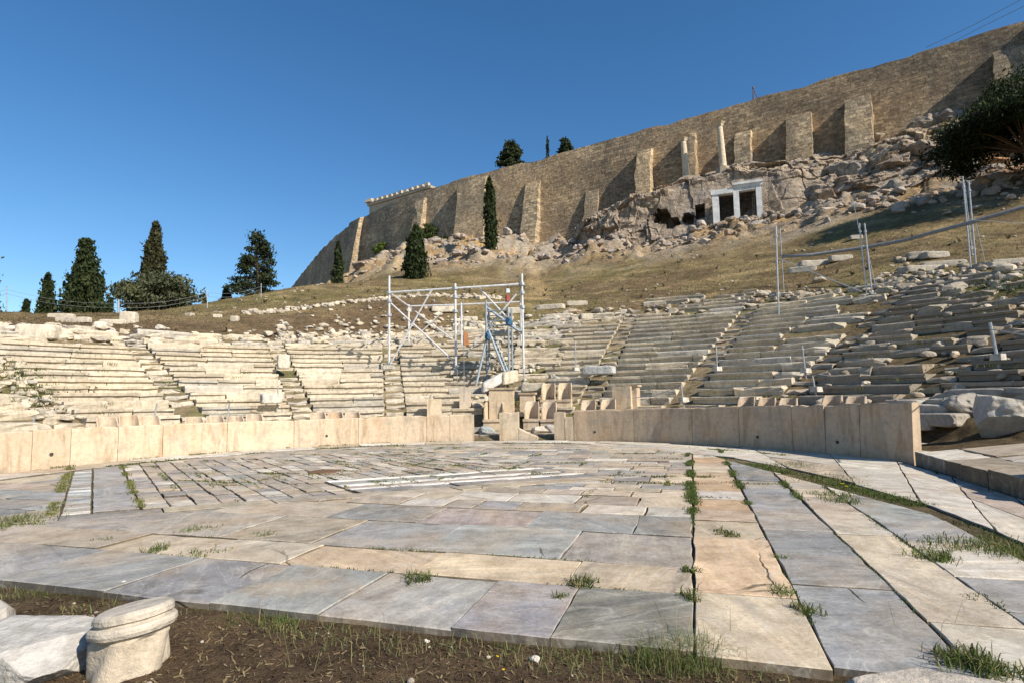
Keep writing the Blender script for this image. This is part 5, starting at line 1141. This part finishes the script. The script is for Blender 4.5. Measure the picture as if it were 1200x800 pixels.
def slabstone(c, sz, rz, col, label, tilt=(0, 0), name='stone_slab', cat='stone slab'):
    V, Fs = ICO[5]; V = V.copy(); p = 8.0; V = V / (np.abs(V) ** p).sum(1, keepdims=True) ** (1 / p); sd = random.randint(0, 999)
    V = cutplanes(V * (1 + .10 * fbm(V * 1.3 + sd, 4, sd)[:, None]), 12, .95, 1.25); V = V * np.array(sz) / 2; V = V + .014 * np.stack([fbm(V * 6 + k * 9, 5, k) for k in range(3)], -1); V[:, 2] += V[:, 0] * tilt[0] + V[:, 1] * tilt[1]
    a = rz; Mx = np.array([[math.cos(a), -math.sin(a), 0], [math.sin(a), math.cos(a), 0], [0, 0, 1]]); mb = MB(); mb.add(V @ Mx.T + np.array(c), Fs, col); tag(mb.build(name, M['stone']), label, cat)
q = onz(35, 758, .02); slabstone((q[0] - .02, q[1], -.01), (.95, .62, .26), -.12, (.50, .48, .45), 'weathered grey slab lying beside the broken column base', (-.03, .05))
q = onz(-22, 722, .1); slabstone((q[0], q[1], .02), (.34, .3, .34), .3, (.48, .45, .41), 'grey stone tip rising behind the weathered slab', (.1, 0), 'broken_stone', 'stone')
q = onz(1075, 800, .05); slabstone((q[0], q[1] - .10, -.0), (.80, .42, .22), -.06, (.46, .41, .35), 'long low stone block lying across the paving corner', (-.03, 0), 'stone_block', 'stone block')
q = onz(380, 552, .0); tag(MB().tube([(q[0], q[1], -.02), (q[0], q[1], .012), (q[0], q[1], .018)], [.36, .36, .33], 24).build('drain_cover', M['rusty']), 'round rusty drain cover on the paved floor', 'drain cover')
# off-frame masonry whose shade falls over the walkway corner
slabstone((9.05, 8.25, .62), (1.7, 1.0, .85), -.3, (.44, .40, .34), 'large squared block on the walkway beyond the frame edge', (0, 0), 'masonry_block', 'stone block')

# pebbles, litter, grass
def blades(P, h, w, col, spread=.35, n=1):
    P = np.repeat(np.asarray(P), n, 0); m = len(P); a = rng.uniform(0, 6.283, m); L = h * rng.uniform(.45, 1.25, m); le = rng.normal(0, spread, (m, 2)) * L[:, None]; s = np.stack([np.cos(a), np.sin(a), a * 0], 1) * (w * rng.uniform(.7, 1.3, m))[:, None] / 2
    mid = P + np.c_[le * .35, L * .62]; tip = P + np.c_[le, L * np.clip(1 - .5 * np.hypot(*le.T) / (L + 1e-6), .3, 1)]
    V = np.stack([P - s, P + s, mid + s * .7, mid - s * .7, tip], 1).reshape(-1, 3); i = np.arange(m)[:, None] * 5; return V, np.hstack([i, i + 1, i + 2, i + 3]), np.hstack([i + 3, i + 2, i + 4]), np.array(col)[None] * rng.uniform(.65, 1.35, (m, 1)) * (1 + rng.normal(0, .08, (m, 3)))
class Grass:
    def __init__(s): s.mb = MB()
    def put(s, P, h, w, col, spread=.35, n=1):
        if len(P) == 0: return
        V, A, B_, c = blades(P, h, w, col, spread, n); c = np.clip(c, .01, .6); s.mb.v.append(V); s.mb.l += [A.ravel() + s.mb.k, B_.ravel() + s.mb.k]; s.mb.n += [np.full(len(A), 4), np.full(len(B_), 3)]; s.mb.c += [c, c]; s.mb.k += len(V)
    def build(s, nm, lab): return tag(s.mb.build(nm, M['grass'], loc=(0, 0, 0)), lab, 'grass', kind='stuff')
GR, GR2, GY, DRY = (.10, .13, .038), (.075, .105, .032), (.17, .17, .06), (.30, .23, .11)
g = Grass()
def line(u0, v0, u1, v1, dens, h, w=.012, wid=.025, col=GR, gate=.0, world=False):
    a, b = (np.array(u0), np.array(v0)) if world else (uvw(u0, v0), uvw(u1, v1)); L = np.linalg.norm(b - a); n = int(L * dens); f = rng.uniform(0, 1, n); P = a + (b - a) * f[:, None] + rng.normal(0, wid, (n, 2)); P = np.c_[P, np.full(n, -.015)]
    k = fbm(P * 1.3, 3, 14) > gate; P = P[k]; g.put(P, h, w, col, .5); 
def tuft(px, py, n, h, r, col=GR, w=.010, spread=.6, z=0.0): n = int(n * .8); r *= 1.45; q = onz(px, py, z); k_ = rng.uniform(-1.4, 1.4, (6, 2)) * r; k_ = k_[rng.integers(0, 6, n)]; P = np.c_[q[0] + k_[:, 0] + rng.normal(0, r * .5, n), q[1] + k_[:, 1] + rng.normal(0, r * .5, n), np.full(n, z - .01)]; m = max(1, int(n * .78)); g.put(P[:m], h, w, col, spread); g.put(P[m:], h * .9, w * .8, (.27, .22, .11), spread * 1.3)
line(8.6, -.05, 18, -.15, 620, .075, .014, .045, GR); line(4.2, -.05, 8.6, -.05, 240, .045, .008, .014, GR2, .1); line(9.5, .745, 18, .72, 420, .07, .014, .035, GR, -.1); line(10, 1.53, 17.5, 1.5, 300, .07, .014, .035, GR, .0)
line(4.1, 2.15, 14, 2.1, 120, .05, .01, .02, GR2, .15); line(4.1, .745, 9.5, .745, 90, .03, .008, .012, GR2, .2); line(5.2, 1.53, 10, 1.53, 80, .03, .008, .012, GR2, .2)
line(5.22, -.1, 5.22, -9, 110, .035, .008, .012, GR2, .18); line(6.01, -.1, 6.01, -8, 110, .04, .009, .015, GY, .15); line(7.3, -.1, 7.3, -5, 60, .03, .009, .02, GY, .2)
for k in range(46):                                             # joints on the far half
    u = rng.uniform(9.5, 18.5); v0 = rng.uniform(-12, 1.5); L = rng.uniform(.8, 3); line(u, v0, u, v0 + L, 110, .05, .02, .04, pick(GR, GY, GY), .0)
for k in range(24): u = rng.uniform(9, 18); v0 = rng.uniform(-9, -.3); line(u, v0, u + rng.uniform(.5, 1.6), v0, 120, .05, .016, .03, pick(GR, GY), .0)
for k in range(24):
    s0 = 1.07 + k * .34; a = RB + E1 * s0 + E2 * .5; b = RB + E1 * s0 + E2 * RL2
    if k % 2 == 0: line(a, b, 0, 0, 55, .05, .016, .03, pick(GY, GR), .14, True)
a, b = RB + E1 * .0 + E2 * .3, RB + E2 * RL2 * .95; line(a - E1 * .10, b - E1 * .10, 0, 0, 260, .07, .014, .05, GY, -.0, True); line(RB + E1 * 1.06 + E2 * .4, RB + E1 * 1.06 + E2 * 8, 0, 0, 200, .07, .016, .04, GY, -.05, True)
P = []                                                       # turf at the parapet foot
for _ in range(5200): th = rng.uniform(-80, 66); P.append((*pol(th, 9.72 + abs(rng.normal(0, .12)) - .06), -.03))
P = np.array(P); P = P[fbm(P * .8, 3, 33) > -.05]; g.put(P, .075, .022, GR, .5)
P = np.array([(*pol(rng.uniform(-80, 4), 10.93 + rng.normal(0, .03)), -.02) for _ in range(1500)]); P = P[fbm(P * 1.2, 3, 34) > .12]; g.put(P, .08, .02, GR, .5)
def strip(pts, n, wid, h, col, gate=-.1, w=.014):
    pts = [uvw(*p) for p in pts]; P = []
    for _ in range(n): i = rng.integers(len(pts) - 1); f = rng.random(); q = pts[i] * (1 - f) + pts[i + 1] * f + rng.normal(0, wid, 2); P.append((q[0], q[1], -.05))
    P = np.array(P); P = P[fbm(P * 1.1, 3, 35) > gate]; g.put(P, h, w, col, .55)
strip([(16.8, .0), (15.4, 1.15), (13.6, 1.75), (12.0, 2.35)], 2600, .13, .08, GR, .02); strip([(12.0, 2.4), (10.6, 2.9), (9.4, 3.25)], 2200, .12, .09, GR, -.02); strip([(9.2, 3.2), (7.0, 3.3), (5.0, 3.35), (3.5, 3.4)], 1200, .10, .07, GR2, .12, .011)
strip([(15.2, 4.58), (12.5, 4.56), (10, 4.58), (8, 4.58)], 700, .05, .12, GR2, .1)
for a in [(1092, 655, 260, .12, .07), (1150, 640, 420, .10, .16), (1180, 642, 320, .10, .14), (1105, 640, 160, .08, .12), (855, 623, 130, .07, .06), (916, 653, 70, .05, .04), (495, 678, 150, .09, .05), (680, 685, 170, .10, .05), (660, 700, 60, .06, .03), (808, 668, 110, .08, .03), (807, 700, 140, .09, .04), (925, 695, 130, .07, .06), (945, 715, 120, .09, .04), (185, 643, 110, .09, .05), (240, 650, 120, .05, .10), (310, 626, 80, .06, .06), (230, 620, 140, .07, .08), (120, 632, 60, .06, .04), (1135, 700, 30, .05, .03), (972, 580, 200, .11, .1), (985, 586, 220, .11, .12), (8, 613, 500, .10, .2), (35, 610, 240, .07, .14), (22, 617, 160, .06, .12), (1140, 780, 260, .11, .07), (1175, 785, 220, .11, .08), (1120, 770, 120, .09, .04), (860, 628, 60, .06, .03), (915, 545, 260, .1, .25), (960, 560, 300, .1, .25)]: tuft(*a)
g.build('joint_grass', 'green grass growing in the paving joints and along the parapet foot')
g = Grass()
# dirt verge grass
n = 5200; u = 4.08 - abs(rng.normal(0, .10, n)); v = rng.uniform(-9, 2.9, n); P = UD[None] * u[:, None] + VD[None] * v[:, None]; P = np.c_[P, np.full(n, -.11)]; P = P[fbm(P * 1.4, 3, 36) > -.05]; g.put(P, .085, .006, GR, .5)
n = 2600; u = 4.05 - abs(rng.normal(0, .22, n)); v = rng.uniform(-9, 2.9, n); P = UD[None] * u[:, None] + VD[None] * v[:, None]; P = np.c_[P, np.full(n, -.11)]; P = P[fbm(P * 1.4, 3, 37) > .0]; g.put(P, .14, .005, (.20, .21, .09), .5)
for px, py, k, h, r in [(320, 735, 420, .13, .09), (300, 725, 250, .10, .1), (790, 790, 900, .22, .10), (800, 775, 420, .24, .08), (690, 768, 300, .11, .1), (440, 738, 220, .09, .1), (720, 772, 220, .10, .08), (835, 795, 380, .18, .08), (60, 690, 260, .08, .14), (250, 712, 180, .08, .12), (560, 757, 150, .07, .1), (880, 785, 140, .10, .06)]: tuft(px, py, k, h, r, pick(GR, (.15, .18, .06)), .005, .45, -.11)
for _ in range(60):                                           # long dry stalks
    px = rng.choice([rng.uniform(780, 860), rng.uniform(300, 480), rng.uniform(860, 1180)]); q = onz(px, rng.uniform(730, 800), -.1); g.put(np.array([q]), rng.uniform(.2, .42), .0035, (.32, .27, .13), .35)
n = 5200; q = np.c_[rng.uniform(-5.5, 3.5, n), rng.uniform(1.8, 6.2, n)]; k = q @ UD < 4.02; q = q[k]; P = np.c_[q, G(q[:, 0], q[:, 1])]; P = P[fbm(P * 2, 3, 38) > -.1]; g.put(P, .035, .005, (.13, .12, .05), 1.2)
g.build('verge_grass', 'grass and dry stalks along the dirt edge of the paving')
g = Grass()
n = 60000; px = rng.uniform(-40, 1240, n); D = rng.uniform(24, 92, n) ** 1.0; Q = np.c_[(px - 600) / FPX * D, D]; dx, dy = Q[:, 0] - TC[0], Q[:, 1] - TC[1]; r = np.hypot(dx, dy); th = np.degrees(np.arctan2(dx, dy)); k = (r > rtop(th) + .5) & (WALLD(Q[:, 0], Q[:, 1]) > 14); Q, D = Q[k], D[k]
P = np.c_[Q, G(Q[:, 0], Q[:, 1]) - .02]; nn = fbm(np.c_[Q, Q[:, :1] * 0] * .12, 4, 70); m = nn > .12; sz = D / 45
g.put(P[m], .16, .05, (.15, .14, .06), .6, 1); k9 = rng.random(len(P)) < .005; k9 &= nn > -.1; g.put(P[k9], .45, .09, (.13, .105, .06), .8, 9); g.put(P[~m], .15, .045, (.20, .158, .085), .7, 1); m2 = nn < -.25; g.put(P[m2], .12, .05, (.15, .11, .07), .8, 1)
n = 2600; px = rng.uniform(380, 1050, n); s = np.array([s_of_px(p) for p in px]); W_ = np.array([wall_at_s(q) + wall_n(q)[1] * rng.uniform(1.5, 18) for q in s]); k = px < 700; P = np.c_[W_, G(W_[:, 0], W_[:, 1])][k]; P = P[fbm(P * .1, 3, 71) > -.05]; g.put(P, .5, .10, (.40, .28, .11), .6, 3)
P = []                                                         # green tufts among the seats
for _ in range(130):
    th = rng.uniform(-66, 78); r = rng.uniform(14.5, rtop(th)); q = pol(th, r); z = Z0 + rise(th) * (r - R0) / RUN - .1
    for _ in range(14): P.append((q[0] + rng.normal(0, .16), q[1] + rng.normal(0, .16), z))
P = np.array(P); g.put(P, .15, .025, (.12, .13, .05), .7)
P = []
for th, r, s_, n in [(-59.3, 19, .6, 260), (-58.8, 17, .5, 160), (5.5, 14.9, .35, 500), (63, 26.5, 1.6, 1100), (70, 26, 1.3, 900)]:
    q = pol(th, r)
    for _ in range(n): xx, yy = q + rng.normal(0, s_, 2); rr = math.hypot(xx - TC[0], yy - TC[1]); P.append((xx, yy, Z0 + rise(th) * (rr - R0) / RUN - .15))
g.put(np.array(P), 20 * .01, .03, (.11, .13, .04), .7); g.build('hillside_grass', 'dry and green grass covering the slope and gaps between seats')
# litter and pebbles on the dirt
mb = MB(); n = 26000; q = np.c_[rng.uniform(-6, 3.6, n), rng.uniform(1.7, 6.4, n)]; q = q[q @ UD < 4.0]; P = np.c_[q, G(q[:, 0], q[:, 1]) + .006]
n = len(P); a = rng.uniform(0, 6.283, n); L = rng.uniform(.012, .06, n); d = np.stack([np.cos(a), np.sin(a), rng.normal(0, .35, n)], 1) * L[:, None]; w = np.stack([-np.sin(a), np.cos(a), rng.normal(0, .4, n)], 1) * rng.uniform(.0015, .005, n)[:, None]
V = np.stack([P - d / 2 - w, P - d / 2 + w, P + d / 2 + w, P + d / 2 - w], 1).reshape(-1, 3); c = np.array([pick((.14, .09, .05), (.22, .16, .09), (.08, .05, .035), (.27, .21, .13)) for _ in range(n)]); mb.add(V, np.arange(4 * n).reshape(n, 4), c); tag(mb.build('leaf_litter', M['grass'], loc=(0, 0, 0)), 'brown twigs and leaf litter on the dirt', 'litter', kind='stuff')
mb = MB()
for _ in range(520):
    q = np.array([rng.uniform(-5.5, 3.4), rng.uniform(1.9, 6.2)])
    if q @ UD > 4.0: continue
    s = rng.choice([.008, .014, .024, .04], p=[.5, .3, .15, .05]); rock(mb, (q[0], q[1], gz(q[0], q[1]) + s * .3), (s * 1.3, s, s * .8), 1, .25, .3, pick((.42, .38, .32), (.36, .31, .25), (.3, .26, .2)))
tag(mb.build('pebbles', M['stone'], loc=(0, 0, 0)), 'small pale pebbles scattered on the dirt', 'pebbles', kind='stuff')
for px, py, s, lab in [(627, 779, .05, 'palest pebble on the dirt below the crackled blue-grey slab'), (143, 694, .05, 'flat white pebble on the dirt behind the column base'), (500, 758, .03, 'small white pebble at the dirt edge')]:
    q = onz(px, py, -.1); mb = MB(); rock(mb, (q[0], q[1], gz(q[0], q[1]) + s * .3), (s * 1.3, s, s * .85), 2, .2, .3, (.68, .62, .56)); tag(mb.build('pebble', M['stone']), lab, 'pebble')
fl = MB()
for px, py in [(404, 737), (408, 726), (430, 727), (583, 755), (590, 770), (655, 790), (690, 786), (920, 798), (870, 792), (60, 690), (345, 728), (418, 735), (987, 568), (992, 571), (1018, 558)]:
    q = onz(px, py, 0); s = .011 if py > 650 else .03; fl.tube([(q[0], q[1], .02 - .1 * (py > 680)), (q[0], q[1], .03 - .1 * (py > 680))], [s * .5, s], 6)
yl = NT('yellow_petal', .6); yl.b.inputs['Base Color'].default_value = (.75, .50, .02, 1); tag(fl.build('yellow_flowers', yl.m, loc=(0, 0, 0)), 'tiny yellow flowers dotted in the grass', 'flowers', kind='stuff')

# ------------------------------------------------------------------ camera, sky, sun
cd = bpy.data.cameras.new('camera'); cam = bpy.data.objects.new('camera', cd); COL.objects.link(cam); cd.sensor_width = 36; cd.lens = FPX / 1200 * 36; cd.clip_end = 3000; cd.clip_start = .05
m4 = Matrix.Identity(4)
for i in range(3): m4[i][0], m4[i][1], m4[i][2], m4[i][3] = Rx[i], Up[i], -Fw[i], EYE[i]
cam.matrix_world = m4; sc.camera = cam
SUN_EL, SX, SY = R_(36), .766, -.643
w = bpy.data.worlds.new('World'); sc.world = w; w.use_nodes = True; nt = w.node_tree; bg = nt.nodes['Background']; sk = nt.nodes.new('ShaderNodeTexSky'); sk.sky_type = 'NISHITA'; sk.sun_disc = False
sk.sun_elevation = SUN_EL; sk.sun_rotation = math.atan2(SX, SY); sk.altitude = 100; sk.air_density = 1.0; sk.dust_density = .25; sk.ozone_density = 3.0
hs = nt.nodes.new('ShaderNodeHueSaturation'); hs.inputs['Saturation'].default_value = 1.25; nt.links.new(sk.outputs[0], hs.inputs['Color']); nt.links.new(hs.outputs[0], bg.inputs[0]); bg.inputs[1].default_value = .097
sl = bpy.data.lights.new('sun', 'SUN'); so = bpy.data.objects.new('sun', sl); COL.objects.link(so); sl.energy = 4.9; sl.angle = R_(.53); sl.color = (1, .92, .80)
ce = math.cos(SUN_EL); dv = np.array([SX * ce, SY * ce, math.sin(SUN_EL)])
from mathutils import Vector
so.rotation_euler = Vector(dv).to_track_quat('Z', 'Y').to_euler(); so.location = (40, -30, 60)
sc.view_settings.view_transform = 'Standard'; sc.view_settings.look = 'None'; sc.view_settings.exposure = .55; sc.view_settings.gamma = 1
sc.render.engine = 'CYCLES'; sc.cycles.max_bounces = 6; sc.cycles.use_denoising = True
